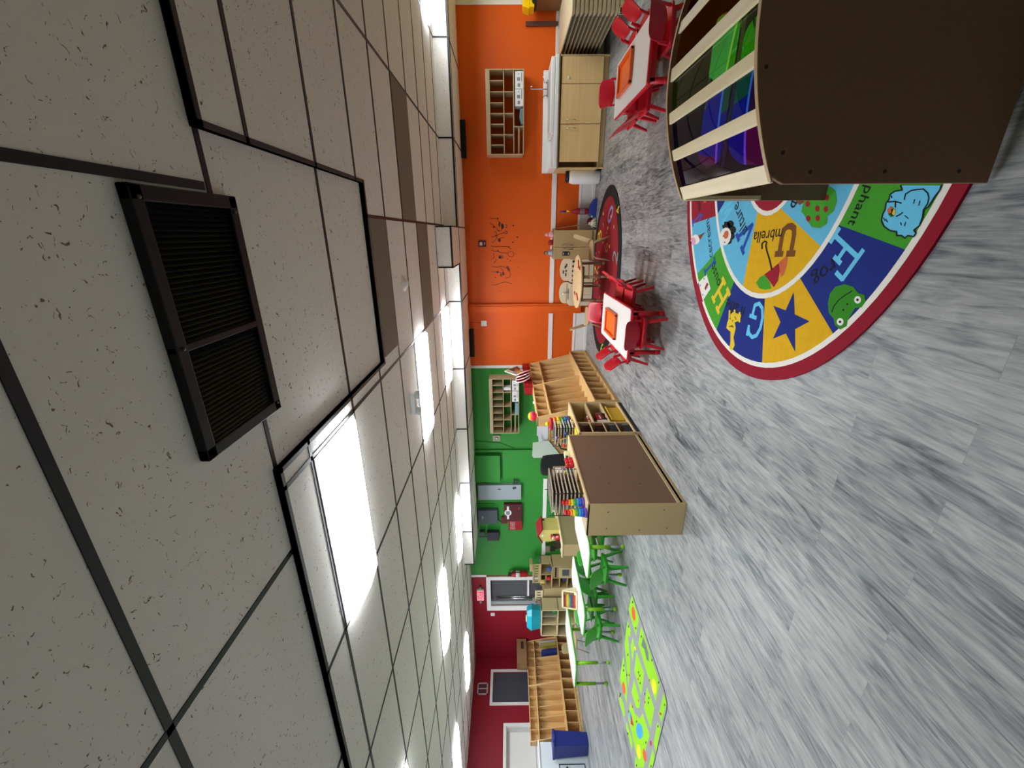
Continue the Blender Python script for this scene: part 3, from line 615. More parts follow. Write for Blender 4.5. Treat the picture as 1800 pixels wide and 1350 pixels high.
wood_chair(-.26, 6.74, 100, 'beige toddler chair with bent tube legs in front of the toy fridge', mat('chair_beige', 'b5a07a', .5)); wood_chair(-1.30, 6.78, -82, 'beige toddler chair at the round table beside the boxed pipe', MATS['chair_beige'])
wood_chair(-7.9, 6.1, -70, 'small tan toddler chair in front of the wooden lockers', MATS['chair_beige'])

# ================================================================== TOY KITCHEN by the orange wall
kw = mat('kitchen_cream', 'd9cdb0', .5, noise=.03, scale=40); ky = 7.80
t = thing('toy_fridge', 'tan two-door toy fridge against the orange wall', 'toy fridge', (-.445, ky-.02, 0)); fm_ = mat('fridge_tan', 'ae9468', .55, noise=.05, scale=80)
MB().box((0, .02, 0), (.50, .34, .76)).build('fridge_body', fm_, t, bevel=.006)
for a, c in ((.005, .205), (.21, .495)):
    dd = MB().box((a, 0, .07), (c, .02, .755)).build('door', fm_, t, bevel=.003); hx = .17 if a < .1 else .24
    MB().tube([(hx, 0, .42), (hx, -.03, .44), (hx, -.03, .58), (hx, 0, .60)], .009).build('handle', beiged, dd)
b = MB().box((.06, -.008, .47), (.13, 0, .60)).build('water_dispenser', C('15151a'), t); MB().box((.075, -.010, .485), (.115, -.006, .50)).box((.075, -.010, .57), (.115, -.006, .585)).box((.09, -.010, .53), (.10, -.006, .54)).build('dispenser_mark', C('b8bcd0'), b)
def low_unit(x0, x1, name, label, cat):
    t = thing(name, label, cat, ((x0+x1)/2, ky, 0)); a = (x1-x0)/2
    MB().box((-a, 0, 0), (a, .3, .43)).build('unit_body', kw, t, bevel=.004)
    pts = [(-a, .27, .43)]+[(-a*math.cos(q)*1.0, .27, .50+.10*math.sin(q)) for q in [i*math.pi/10 for i in range(11)]]+[(a, .27, .43)]
    MB().prism(pts, (0, .03, 0)).build('splashback', kw, t, bevel=.003); return t, a
t, a = low_unit(-.865, -.45, 'toy_stove', 'cream toy stove with five black knobs behind the round table', 'toy stove')
for i in range(5): MB().tube([(-a+.04+i*(2*a-.08)/4, 0, .385), (-a+.04+i*(2*a-.08)/4, -.015, .385)], .021, n=14).build('knob', black, t)
MB().box((-a, -.002, .335), (a, 0, .34)).build('seam', beiged, t); MB().box((-a+.05, -.012, .10), (a-.05, 0, .30)).build('oven_door', mat('oven', 'cfc3a6', .4), t, bevel=.004)
b = MB()
for x, z, rr in ((-.04, .53, .03), (-.02, .48, .02), (.05, .50, .025), (-.09, .485, .03), (.08, .475, .03)): b.box((x-rr, .262, z-.012), (x+rr, .27, z+.012))
b.build('painted_decor', C('3a3530'), t)
t, a = low_unit(-1.30, -.89, 'toy_sink', 'cream toy sink with chrome tap beside the boxed pipe', 'toy sink')
b = MB(); b.box((-.10, .05, .43), (.10, .22, .437)); b.build('basin', steel, t); MB().tube([(0, .24, .43), (0, .24, .53), (0, .20, .56), (0, .15, .54)], .008).build('faucet', chrome, t)
b = MB(); b.box((-a, -.003, .30), (a, 0, .306)).box((-.003, -.003, .05), (.003, 0, .30)).box((-a+.03, .262, .45), (a-.03, .27, .46)); b.build('seams', beiged, t)
b = MB(); b.box((-.89, ky+.05, .0), (-.865, ky+.25, .42)); tag(b.build('gap_shade', C('3a1a14')), 'dark strip painting shade into the gap between toy stove and toy sink', 'painted shade')  # dark-coloured strip stands in for the shade in this gap
# dolls on the fridge
def doll(x, y, z, s_, skin, dress, hair, label):
    t = thing('doll', label, 'doll', (x, y, z)); MB().lathe([(.05*s_, 0), (.055*s_, .02*s_), (.03*s_, .07*s_), (.018*s_, .08*s_)], n=14).build('dress', dress, t)
    MB().ball((0, 0, .10*s_), .03*s_).build('head', skin, t); MB().ball((0, .008*s_, .108*s_), .031*s_).build('hair', hair, t)
    for q in (-1, 1): MB().tube([(q*.02*s_, -.01, .06*s_), (q*.05*s_, -.03*s_, .03*s_)], [.010*s_, .007*s_]).build('arm', skin, t)
doll(-.02, 7.9, .76, 1.2, C('e0a088'), C('d89aa8'), C('c07060'), 'pink doll sitting on the toy fridge, sink side')
doll(-.34, 7.9, .76, 1.2, C('a07868'), C('9098b0'), C('38241c'), 'dark-haired grey doll sitting on the toy fridge, stove side')
o = MB().lathe([(.04, 0), (.05, .02), (.045, .07), (.03, .085)], (-.16, 7.9, .76)).build('toy_pot', C('8c1020')); tag(o, 'dark red toy pot between the two dolls on the fridge', 'toy pot')
# toy vacuum and mop
t = thing('toy_vacuum', 'red and blue upright toy vacuum leaning by the baseboard', 'toy vacuum', (.37, 7.98, 0))
MB().prism([(-.13, -.1, 0), (.2, -.1, 0), (.2, -.1, .05), (.05, -.1, .13), (-.05, -.1, .13), (-.13, -.1, .05)], (0, .16, 0)).build('vacuum_head', C('2b3f96'), t, bevel=.01)
MB().lathe([(.03, .1), (.055, .16), (.055, .30), (.05, .36), (.02, .44), (.014, .47)], n=16).build('dust_canister', C('a01828'), t); MB().lathe([(.057, .20), (.058, .21), (.058, .28), (.057, .29)], n=16).build('canister_window', C('7a6a78'), t)
MB().tube([(0, 0, .45), (0, .02, .53)], .013).build('grip_band', C('e8d030'), t); MB().tube([(0, .02, .53), (0, .0, .64)], [.016, .01]).build('handle', C('3a2f88'), t)
MB().ball((-.09, -.11, .08), .02).build('wheel_cap', C('8ac850'), t)
t = thing('toy_mop', 'toy mop with white string head leaning on the toy fridge', 'mop', (.16, 7.86, 0))
MB().tube([(.0, -.03, .12), (-.09, .1, .78)], .008).build('mop_handle', C('b08878'), t)
b = MB(); b.ball((0, -.02, .12), .025)
for i in range(26):
    a = i*2.4; rr = .05+.07*random.random(); b.tube([(0, -.02, .11), (rr*.6*math.cos(a), rr*.5*math.sin(a), .07), (rr*math.cos(a), rr*.7*math.sin(a)-.0, .012)], .010, n=6)
b.build('mop_strings', C('d8d4c0', .9), t)
o = MB().ball((.20, 8.04, .07), .065).build('red_ball', C('7c1020')); tag(o, 'dark red ball behind the mop head by the baseboard', 'ball')

# ================================================================== RUG by the kitchen
b = MB(); rcx, rcy, rrx, rry = -.63, 6.90, 1.32, .99
ell = lambda k, z, kx=None: [(rcx+rrx*(kx or k)*math.cos(q), rcy+rry*k*math.sin(q), z) for q in [i*math.pi/32 for i in range(64)]]
b.prism(ell(1, .0), (0, 0, .010), 0); b.prism(ell(.84, .009, .88), (0, 0, .0025), 1)
nmats = [mat('rug_black', '121214', .95), mat('rug_red', '8a1020', .95, noise=.1, scale=60), C('e0c830'), C('8f9ad0'), C('6f9088'), C('8cc83c'), C('b85030'), C('503078')]
to = lambda x, y: (x, y, .0125)
def numeral(st, x, y, s_, a, mi):
    dx = (math.cos(a), math.sin(a), 0); dy = (-math.sin(a), math.cos(a), 0); put_text(b, st, (x, y, .0128), dx, dy, height=s_, mi=mi)
numeral('0', .25, 6.55, .34, .5, 3); numeral('8', -.12, 7.28, .30, .2, 2); numeral('2', -.45, 6.12, .30, -.2, 4); numeral('4', .28, 6.20, .16, .4, 2); numeral('6', -.3, 6.75, .26, 0, 6); numeral('9', -1.75, 6.55, .26, 1.2, 5)
numeral('5', -1.4, 7.1, .28, .3, 2); numeral('1', -1.1, 6.3, .24, .1, 7); numeral('7', -.7, 7.45, .24, 0, 2)
for i in range(40):
    q = random.random()*6.28; rr = .35+.45*random.random(); disc(b, (rcx+rrx*rr*math.cos(q), rcy+rry*rr*math.sin(q)), .012+.016*random.random(), .03, random.choice((2, 2, 6, 3, 5)), to, 8, random.random()*3)
o = b.build('number_rug', nmats); tag(o, 'oval dark red rug with black border and scattered numbers under the round table', 'rug')

# ================================================================== ALPHABET RUG
RC_ = Vector((.738, 2.723)); Rout = (1.635, 1.238); Rw = (1.56, 1.182); Rw2 = (1.53, 1.152); Ri = (1.14, .762); Ri2 = (1.11, .732); Rr = (.655, .378); Rr2 = (.628, .352); TA = .19; TC, TS = math.cos(TA), math.sin(TA)
def E_(r_, a, z): u_, v_ = r_[0]*math.cos(a), r_[1]*math.sin(a); return (RC_.x+u_*TC-v_*TS, RC_.y+u_*TS+v_*TC, z)
P2 = lambda a, b: (1180+a/3, 300+b/3)
def ang(pt, r_): w_ = pz(*P2(*pt)); dx_, dy_ = w_.x-RC_.x, w_.y-RC_.y; return math.atan2((-dx_*TS+dy_*TC)/r_[1], (dx_*TC+dy_*TS)/r_[0])
rm = {'maroon': mat('rug_maroon', '8c0a24', .95, noise=.1, scale=80), 'white': C('e6e4da', .95), 'lt': mat('rug_lt', '5fb4d8', .95, noise=.1, scale=25), 'gr': mat('rug_gr', '3f9a24', .95, noise=.1, scale=25), 'db': mat('rug_db', '12287c', .95, noise=.12, scale=25), 'ye': mat('rug_ye', 'd9a808', .95, noise=.1, scale=25), 'rd': mat('rug_rd', '96102a', .95), 'bk': C('17171c', .95), 'br': C('74461c', .95), 'bl': C('1f4aa8', .95), 'yl': C('e0c02c', .95), 'pk': C('e0a0b8', .95), 'or': C('c8643c', .95), 'fg': C('2f8418', .95), 'cy': C('66c4ea', .95), 'vi': C('3c50b0', .95)}
rk = list(rm); RI = {k: i for i, k in enumerate(rk)}
b = MB(); N_ = 96; full = [2*math.pi*i/N_ for i in range(N_)]
b.prism([E_(Rout, a, 0) for a in full], (0, 0, .012), RI['maroon'])
z1 = .0125
def ringpatch(ra, rb_, a0, a1, z, mi, n=10):
    for i in range(n):
        p, q = a0+(a1-a0)*i/n, a0+(a1-a0)*(i+1)/n; b.flat([E_(ra, p, z), E_(ra, q, z), E_(rb_, q, z), E_(rb_, p, z)], mi)
def wedge(ra, rb_, A0, A1, z, mi, n=8):
    for i in range(n):
        f0, f1 = i/n, (i+1)/n
        b.flat([E_(ra, A0[0]+(A1[0]-A0[0])*f0, z), E_(ra, A0[0]+(A1[0]-A0[0])*f1, z), E_(rb_, A0[1]+(A1[1]-A0[1])*f1, z), E_(rb_, A0[1]+(A1[1]-A0[1])*f0, z)], mi)
ringpatch(Rw, Rw2, 0, 2*math.pi, z1, RI['white'], 96)
def un(a): return a if a > 0 else a+2*math.pi
ob = [((240, 245), (100, 305), 'J'), ((245, 460), (128, 580), 'I'), ((330, 625), (240, 865), 'H'), ((505, 665), (488, 1030), 'G'), ((690, 550), (875, 900), 'S'), ((890, 268), (1285, 460), 'F')]
B_ = [(un(ang(i_, Ri)), un(ang(o_, Rw2))) for i_, o_, _ in ob]      # descending index -> going counter-clockwise (J to F)
cols = ['lt', 'gr', 'db', 'ye', 'db']
for k in range(5): wedge(Ri, Rw2, B_[k], B_[k+1], z1, RI[cols[k]])
# remaining hidden part of the outer ring
rest = ['gr', 'rd', 'lt', 'ye', 'gr', 'db', 'rd', 'gr', 'lt', 'db', 'rd']; s0, s1 = B_[5], (B_[0][0]+2*math.pi, B_[0][1]+2*math.pi)
for k in range(11):
    f0, f1 = k/11, (k+1)/11; wedge(Ri, Rw2, (s0[0]+(s1[0]-s0[0])*f0, s0[1]+(s1[1]-s0[1])*f0), (s0[0]+(s1[0]-s0[0])*f1, s0[1]+(s1[1]-s0[1])*f1), z1, RI[rest[k]])
ringpatch(Ri, Ri2, 0, 2*math.pi, z1+.0003, RI['white'], 72)
ib = [((300, 165), (255, 225)), ((455, 265), (382, 630)), ((590, 185), (795, 375))]
C_ = [(un(ang(i_, Rr)), un(ang(o_, Ri2))) for i_, o_ in ib]
wedge(Rr, Ri2, C_[0], C_[1], z1, RI['lt']); wedge(Rr, Ri2, C_[1], C_[2], z1, RI['ye'])
s0, s1 = C_[2], (C_[0][0]+2*math.pi, C_[0][1]+2*math.pi); rest = ['lt', 'gr', 'rd', 'db', 'ye', 'gr', 'db']
for k in range(7):
    f0, f1 = k/7, (k+1)/7; wedge(Rr, Ri2, (s0[0]+(s1[0]-s0[0])*f0, s0[1]+(s1[1]-s0[1])*f0), (s0[0]+(s1[0]-s0[0])*f1, s0[1]+(s1[1]-s0[1])*f1), z1, RI[rest[k]])
ringpatch(Rr, Rr2, 0, 2*math.pi, z1+.0003, RI['white'], 48); b.flat([E_(Rr2, a, z1) for a in full], RI['rd'])
Z2 = .0135
F2 = lambda a, c: (lambda p: (p.x, p.y, Z2))(pz(*P2(a, c)))
F3 = lambda a, c: (lambda p: (p.x, p.y, Z2+.0006))(pz(*P2(a, c)))
F4 = lambda a, c: (lambda p: (p.x, p.y, Z2+.0012))(pz(*P2(a, c)))
GLY = {'U': ([(.0, 1), (.36, 1)], [(.18, 1), (.18, .35), (.24, .12), (.4, .03), (.58, .03), (.72, .12), (.78, .35), (.78, 1)], [(.6, 1), (.96, 1)]),
 'V': ([(0, 1), (.34, 1)], [(.16, 1), (.5, .02), (.84, 1)], [(.66, 1), (1, 1)]), 'W': ([(0, 1), (.3, 1)], [(.14, 1), (.34, .02), (.52, .8), (.7, .02), (.9, 1)], [(.76, 1), (1.04, 1)]),
 'F': ([(.0, 0), (.4, 0)], [(.2, 0), (.2, 1)], [(.0, 1), (.85, 1), (.85, .72)], [(.2, .52), (.6, .52)], [(.6, .38), (.6, .66)]),
 'G': ([(.9, .78), (.78, .94), (.5, 1.0), (.22, .9), (.06, .65), (.06, .35), (.22, .1), (.5, 0), (.78, .08), (.8, .4)], [(.5, .42), (.98, .42)], [(.9, .72), (.9, 1)]),
 'H': ([(0, 0), (.34, 0)], [(0, 1), (.34, 1)], [(.17, 0), (.17, 1)], [(.17, .5), (.78, .5)], [(.78, 0), (.78, 1)], [(.61, 0), (.95, 0)], [(.61, 1), (.95, 1)]),
 'I': ([(.1, 0), (.7, 0)], [(.1, 1), (.7, 1)], [(.4, 0), (.4, 1)]), 'J': ([(.25, 1), (.9, 1)], [(.6, 1), (.6, .3), (.45, .05), (.25, .02), (.1, .2), (.12, .35)], [(.1, .22), (.2, .3)]),
 'E': ([(0, 0), (.8, 0), (.8, .25)], [(0, 1), (.8, 1), (.8, .75)], [(.2, 0), (.2, 1)], [(.2, .5), (.6, .5)]), 'A': ([(.1, 0), (.5, 1), (.9, 0)], [(.28, .38), (.72, .38)]), 'T': ([(0, 1), (1, 1)], [(.5, 0), (.5, 1)], [(.3, 0), (.7, 0)])}
def glyph(ch, s_, e_, tip, mi, w_=.15, z=Z2):
    """s_, e_: baseline start/end on the picture, tip: a point at cap height above baseline middle"""
    a = pz(*P2(*s_)); c = pz(*P2(*e_)); t_ = pz(*P2(*tip)); dx = (c-a); wd = dx.length; mid = (a+c)/2; dxn = dx/wd; dy = t_-mid; dy = dy-dxn*dy.dot(dxn)
    hh = dy.length; dyn = dy/hh
    def to3(u, v): p = a+dxn*(u*wd)+dyn*(v*hh); return (p.x, p.y, z)
    zi = [0]
    asp = wd/hh
    for pl in GLY[ch]:
        for p, q in zip(pl, pl[1:]):
            P, Q = Vector(to3(*p)), Vector(to3(*q)); dd = (Q-P); L_ = dd.length or 1; nn = Vector((-dd.y, dd.x, 0))/L_*(w_*min(wd, hh)/2); ee = dd/L_*(w_*min(wd, hh)*.2); zi[0] += 1; zo = Vector((0, 0, .00004*zi[0])); P = P+zo; Q = Q+zo
            b.flat([P-ee+nn, P-ee-nn, Q+ee-nn, Q+ee+nn], mi)
def word(st, s_, e_, mi=RI['bk'], flip=1):
    a = pz(*P2(*s_)); c = pz(*P2(*e_)); dx = c-a; put_text(b, st, (a.x, a.y, Z2+.0004), dx, (-dx.y, dx.x, 0), width=dx.length, mi=mi)
glyph('U', (690, 282), (583, 296), (640, 437), RI['br'], .22); word('mbrella', (603, 303), (448, 325))
glyph('V', (462, 335), (420, 230), (378, 400), RI['bl'], .17); word('ulture', (414, 312), (362, 158))
glyph('W', (345, 205), (330, 128), (268, 190), RI['cy'], .15)
glyph('F', (901, 305), (790, 479), (973, 495), RI['cy'], .13); word('rog', (862, 462), (752, 560))
word('phant', (1040, 78), (945, 282))
glyph('G', (512, 712), (440, 690), (420, 870), RI['cy'], .17); word('iraffe', (400, 722), (305, 672))
glyph('H', (318, 655), (278, 562), (238, 695), RI['yl'], .17); word('ouse', (272, 590), (235, 480))
glyph('I', (242, 500), (232, 440), (178, 480), RI['bl'], .22); word('cecream', (228, 450), (208, 248))
glyph('J', (172, 250), (168, 200), (118, 225), RI['vi'], .22); word('aguar', (164, 205), (150, 126))
# star
pts = [(658, 640), (742, 795), (666, 955), (548, 886), (550, 712)]; wp = [pz(*P2(*p)) for p in pts]; cen = sum((Vector(p) for p in wp), Vector((0, 0, 0)))/5
P_ = []
for i in range(5): P_.append(wp[i]); P_.append(cen+((wp[i]+wp[(i+1) % 5])/2-cen)*.50)
for i in range(10): p, q = P_[i], P_[(i+1) % 10]; b.flat([(cen.x, cen.y, Z2), (p.x, p.y, Z2), (q.x, q.y, Z2)], RI['db'])
# frog
b.flat([F2(*p) for p in [(850, 650), (880, 612), (930, 598), (975, 612), (1000, 645), (1035, 655), (1040, 690), (1020, 720), (985, 725), (960, 765), (945, 790), (940, 820), (905, 838), (878, 815), (870, 780), (845, 750), (840, 700)]], RI['fg'])
for c in ((906, 797), (999, 681)): disc(b, c, 18, 20, RI['white'], F3); disc(b, c, 7, 7, RI['bk'], F4)
ribbon(b, [(862, 745), (872, 715), (900, 680), (935, 655), (968, 635)], 5, RI['bk'], F3); disc(b, (923, 734), 5, 6, RI['bk'], F3); disc(b, (944, 704), 5, 6, RI['bk'], F3)
# tree
b.flat([F2(*p) for p in [(698, 215), (712, 160), (745, 120), (800, 95), (850, 85), (880, 105), (888, 160), (870, 215), (838, 240), (835, 280), (800, 303), (755, 298), (730, 265), (715, 235)]], RI['gr'])
for c in ((733, 175), (777, 138), (835, 142), (785, 200), (830, 203), (737, 252), (787, 250)): disc(b, c, 12, 16, RI['rd'], F3)
b.flat([F3(*p) for p in [(672, 160), (700, 135), (716, 165), (690, 182)]], RI['br'])
# elephant
E3 = lambda L_: [((1420+p/3.4-1180)*3, (320+q_/3.4-300)*3) for p, q_ in L_]
eo = E3([(575, 20), (585, 48), (540, 55), (512, 75), (505, 105), (488, 125), (482, 165), (468, 190), (460, 230), (475, 265), (510, 290), (550, 297), (552, 320), (580, 320), (600, 335), (620, 320), (655, 326), (668, 305), (655, 288), (690, 260), (708, 210), (714, 165), (742, 150), (780, 90), (812, 50), (822, 20)])
b.flat([F2(*p) for p in eo], RI['cy'])
def line(L_, w_=7):
    for i_, (p, q_) in enumerate(zip(L_, L_[1:])): ribbon(b, [p, q_], w_, RI['bk'], (lambda k_: (lambda x_, y_: (lambda pt: (pt[0], pt[1], Z2+.0006+.00003*k_))(F2(x_, y_))))(i_))
line(eo)
line(E3([(597, 105), (605, 72), (640, 50), (680, 44), (712, 42), (738, 65), (746, 95), (738, 130), (715, 165)])); line(E3([(500, 120), (540, 116), (580, 126)])); line(E3([(545, 118), (543, 150)])); line(E3([(550, 205), (570, 195), (588, 182)]))
line(E3([(472, 215), (482, 232)]), 5); line(E3([(486, 222), (496, 240)]), 5); line(E3([(600, 200), (622, 218)]), 5); line(E3([(575, 242), (580, 258)]), 5); line(E3([(598, 262), (606, 240)]), 5); line(E3([(660, 105), (654, 128)]), 5); line(E3([(692, 112), (684, 140)]), 5); line(E3([(520, 82), (522, 95)]), 5)
er = E3([(495, 165), (515, 145), (535, 160), (520, 195), (500, 190)]); b.flat([F4(*p) for p in er], RI['or']); b.flat([F4(*p) for p in E3([(520, 160), (545, 165), (542, 192), (520, 205)])], RI['yl']); b.flat([F4(*p) for p in E3([(500, 190), (520, 185), (538, 205), (515, 210)])], RI['fg'])
# umbrella
word('e', (690, 140), (660, 125))
b.flat([F2(*p) for p in [(575, 490), (598, 468), (628, 443), (622, 500), (605, 550), (590, 560)]], RI['or']); b.flat([F2(*p) for p in [(502, 547), (540, 520), (578, 488), (584, 530), (575, 580), (553, 615), (528, 580)]], RI['rd'])
b.flat([F2(*p) for p in [(458, 590), (480, 560), (505, 548), (530, 590), (540, 622), (505, 628), (475, 620)]], RI['gr']); ribbon(b, [(542, 522), (530, 470), (515, 420), (510, 395), (515, 378), (505, 372), (490, 385), (490, 412)], 7, RI['bk'], F3)
# vulture, ice cream, house, giraffe
for c, r_ in (((300, 290), 22), ((322, 280), 18), ((330, 312), 22), ((325, 345), 20), ((312, 370), 18), ((290, 330), 20)): disc(b, c, r_, r_, RI['bk'], F2)
disc(b, (295, 347), 30, 48, RI['white'], F3, a=.2); disc(b, (300, 338), 13, 22, RI['or'], F4, a=.2); disc(b, (285, 345), 3, 4, RI['bk'], F4); disc(b, (292, 378), 3, 4, RI['bk'], F4)
b.flat([F2(*p) for p in [(188, 322), (150, 345), (160, 365)]], RI['br']); disc(b, (138, 362), 20, 26, RI['white'], F2); disc(b, (124, 372), 14, 20, RI['pk'], F3); disc(b, (112, 380), 4, 7, RI['bk'], F4)
b.flat([F2(*p) for p in [(150, 592), (195, 545), (216, 622), (172, 690)]], RI['white']); b.flat([F3(*p) for p in [(143, 605), (152, 590), (176, 690), (160, 698), (146, 640)]], RI['rd'])
b.flat([F3(*p) for p in [(184, 620), (198, 588), (206, 600), (190, 632)]], RI['rd'])
for c in ((162, 605), (182, 570), (176, 655), (200, 615)): disc(b, c, 5, 7, RI['lt'], F4, 4)
b.flat([F2(*p) for p in [(305, 800), (330, 745), (380, 760), (372, 790), (345, 800), (350, 830), (338, 880), (345, 920), (330, 950), (316, 940), (322, 900), (322, 850), (300, 830)]], RI['yl'])
for q in ((318, 738), (345, 735), (372, 748)): ribbon(b, [q, (q[0]-2, q[1]+50)], 9, RI['yl'], F3)
for i in range(9): disc(b, (312+random.random()*45, 770+random.random()*60), 3, 4, RI['br'], F4, 6)
disc(b, (185, 150), 12, 20, RI['or'], F3); disc(b, (198, 145), 8, 14, RI['yl'], F4)
# shapes on the part seen through the tinted panels
for q, k_, c1, ch in ((-.35, .85, 'cy', 'B'), (-.75, .85, 'ye', 'C'), (-1.15, .85, 'white', 'D'), (.35, .85, 'bl', 'N'), (.8, .85, 'yl', 'M'), (1.3, .85, 'ye', 'L'), (-.5, .52, 'white', 'Q'), (-1.5, .52, 'ye', 'S'), (1.0, .52, 'cy', 'Y')):
    p = E_((Rw[0]*k_, Rw[1]*k_), q, 0); dx = (-math.sin(q)*-1, math.cos(q)*-1, 0)
    put_text(b, ch, (p[0], p[1], Z2), dx, (-dx[1], dx[0], 0), height=.16, mi=RI[c1]); put_text(b, ch.lower()*1, (p[0]+.15*dx[0]*1.2, p[1]+.15*dx[1]*1.2, Z2), dx, (-dx[1], dx[0], 0), height=.1, mi=RI['bk'])
o = b.build('alphabet_rug', [rm[k] for k in rk]); tag(o, 'large oval alphabet rug with maroon border and coloured letter sectors', 'rug')

# ================================================================== ROAD CARPET
b = MB(); A0 = Vector((-4.40, 4.01)); A1 = Vector((-4.43, 2.72)); A2 = Vector((-6.52, 2.83)); A3 = Vector((-6.23, 4.08))
def Q_(u, v, z=.009):  # u along length away from A0 side (0..1), v across from far edge to near edge
    p = A0.lerp(A3, u).lerp(A1.lerp(A2, u), v); return (p.x, p.y, z)
out = [Q_(0, 0, 0), Q_(0, .93, 0), Q_(.02, .98, 0), Q_(.05, 1, 0), Q_(.95, 1, 0), Q_(1, .93, 0), Q_(1, .05, 0), Q_(.97, 0, 0)]
b.prism(out, (0, 0, .009), 0)
gz = .0095
for u0, v0, u1, v1 in ((.02, .02, .10, .97),): pass
T3 = lambda a_, b_, z_=gz: (lambda p: (p.x, p.y, z_))(pz(1080+a_/4.216, 1030+b_/4.216))
for pl in ([(135, 70), (188, 240), (165, 372), (110, 178)], [(205, 298), (342, 722), (312, 858), (182, 430)], [(102, 252), (125, 325), (120, 380), (104, 362), (122, 560), (122, 650), (108, 752), (80, 430)], [(142, 378), (155, 455), (137, 565), (127, 440)],
 [(170, 488), (226, 650), (205, 812), (152, 630)], [(71, 514), (85, 600), (100, 770), (95, 872), (44, 690)], [(150, 692), (195, 850), (192, 900), (180, 908), (165, 898), (133, 790)], [(247, 748), (302, 905), (275, 1062), (224, 905)],
 [(370, 794), (394, 868), (355, 1012), (336, 950)], [(34, 775), (74, 880), (84, 958), (75, 972), (47, 880)], [(122, 858), (160, 950), (195, 985), (215, 942), (267, 1105), (240, 1200), (225, 1345), (190, 1345), (109, 985)],
 [(325, 1004), (349, 1050), (315, 1238), (297, 1165)], [(95, 1004), (139, 1150), (135, 1222), (93, 1050)], [(290, 1208), (304, 1270), (288, 1345), (257, 1345)], [(160, 1258), (184, 1320), (184, 1345), (157, 1345)]): b.flat([T3(*p) for p in pl], 1)
U3_ = lambda a_, b_: T3(a_, b_, .0105)
for c_, rx_, ry_, mi_ in (((148, 205), 13, 55, 2), ((75, 755), 11, 48, 2), ((301, 745), 17, 58, 3), ((192, 1075), 25, 60, 4), ((230, 1255), 12, 50, 2), ((187, 1228), 14, 55, 3), ((276, 1165), 7, 22, 6), ((160, 462), 6, 14, 3)): disc(b, c_, rx_, ry_, mi_, U3_, 14, -.12)
b.flat([U3_(*p) for p in [(218, 376), (240, 430), (258, 500), (262, 560), (245, 545), (228, 470), (206, 440)]], 5); b.flat([U3_(*p) for p in [(128, 940), (150, 1040), (126, 1022)]], 6); b.flat([U3_(*p) for p in [(118, 930), (130, 945), (126, 1005), (116, 970)]], 4)
for c_ in ((110, 300), (140, 120), (165, 312), (205, 375), (285, 550), (265, 700), (115, 662), (185, 640), (195, 665), (182, 690), (197, 720), (75, 590), (73, 625), (50, 800), (45, 815), (232, 800), (262, 830), (232, 860), (258, 865), (185, 850), (345, 945), (352, 950), (330, 1040), (380, 880), (105, 1095), (170, 1005), (112, 930), (140, 895), (278, 1335), (170, 1330), (240, 1160), (105, 510), (98, 660), (335, 715)): disc(b, c_, 4, 11, random.choice((7, 7, 7, 6)), U3_, 7)
o = b.build('road_carpet', [mat('road_grey', '8c9090', .95, noise=.1, scale=60), mat('grass_green', '8ccb18', .95, noise=.05, scale=30), C('d8562a', .9), C('f0e020', .9), C('3a9ad0', .9), C('6a7070', .9), C('b02a34', .9), C('2c3a30', .9)]); tag(o, 'bright lime green road map play carpet on the grey floor', 'rug')

# ================================================================== CURVED PLAY TUNNEL (right foreground)
t = thing('play_tunnel', 'curved-top wooden crawl tunnel with coloured see-through panels, right in front', 'play tunnel', (0, 0, 0))
tx0, tx1, ty0, ty1 = .145, 1.165, 1.455, 2.20; tc_ = .655
def zt_(x): return .845-.50*(x-tc_)**2
slm0 = wood('bar_birch', 'dccba0', 'eadcb6', 1, 'X', .45)
def side(y, yy, m, name):
    pts = [(tx0, y, .013), (tx1, y, .013), (tx1, y, zt_(tx1)-.035), (tx1-.012, y, zt_(tx1)-.01)]
    for i in range(25): x = tx1-.03-(tx1-tx0-.06)*i/24; pts.append((x, y, zt_(x)))
    pts += [(tx0+.012, y, zt_(tx0)-.01), (tx0, y, zt_(tx0)-.035)]
    return MB().prism(pts, (0, yy-y, 0)).build(name, m, t, bevel=.003)
sp = side(ty0, ty0+.018, brownply, 'side_panel')
def holed(outer, holes, y, th, m, name):
    cu = bpy.data.curves.new('h', 'CURVE'); cu.dimensions = '2D'; cu.fill_mode = 'BOTH'; cu.extrude = th/2
    for pl in [outer]+holes:
        sp_ = cu.splines.new('POLY'); sp_.points.add(len(pl)-1); sp_.use_cyclic_u = True
        for i_, (a_, b_) in enumerate(pl): sp_.points[i_].co = (a_, b_, 0, 1)
    o_ = bpy.data.objects.new('h', cu); S.collection.objects.link(o_); me = bpy.data.meshes.new_from_object(o_.evaluated_get(bpy.context.evaluated_depsgraph_get()))
    q_ = MB(); q_.add([(v.co.x, y-v.co.z, v.co.y) for v in me.vertices], [tuple(p.vertices) for p in me.polygons])
    bpy.data.objects.remove(o_); bpy.data.curves.remove(cu); return q_.build(name, m, t)
def rrect(x0, x1, z0, z1, r_):
    out_ = []
    for cx_, cz_, a0_ in ((x1-r_, z1-r_, 0), (x0+r_, z1-r_, 90), (x0+r_, z0+r_, 180), (x1-r_, z0+r_, 270)):
        out_ += [(cx_+r_*math.cos(math.radians(a0_+k_*15)), cz_+r_*math.sin(math.radians(a0_+k_*15))) for k_ in range(7)]
    return out_
outl = [(tx0, .013), (tx1, .013), (tx1, zt_(tx1)-.035)]+[(tx1-.03-(tx1-tx0-.06)*i/24, zt_(tx1-.03-(tx1-tx0-.06)*i/24)) for i in range(25)]+[(tx0, zt_(tx0)-.035)]
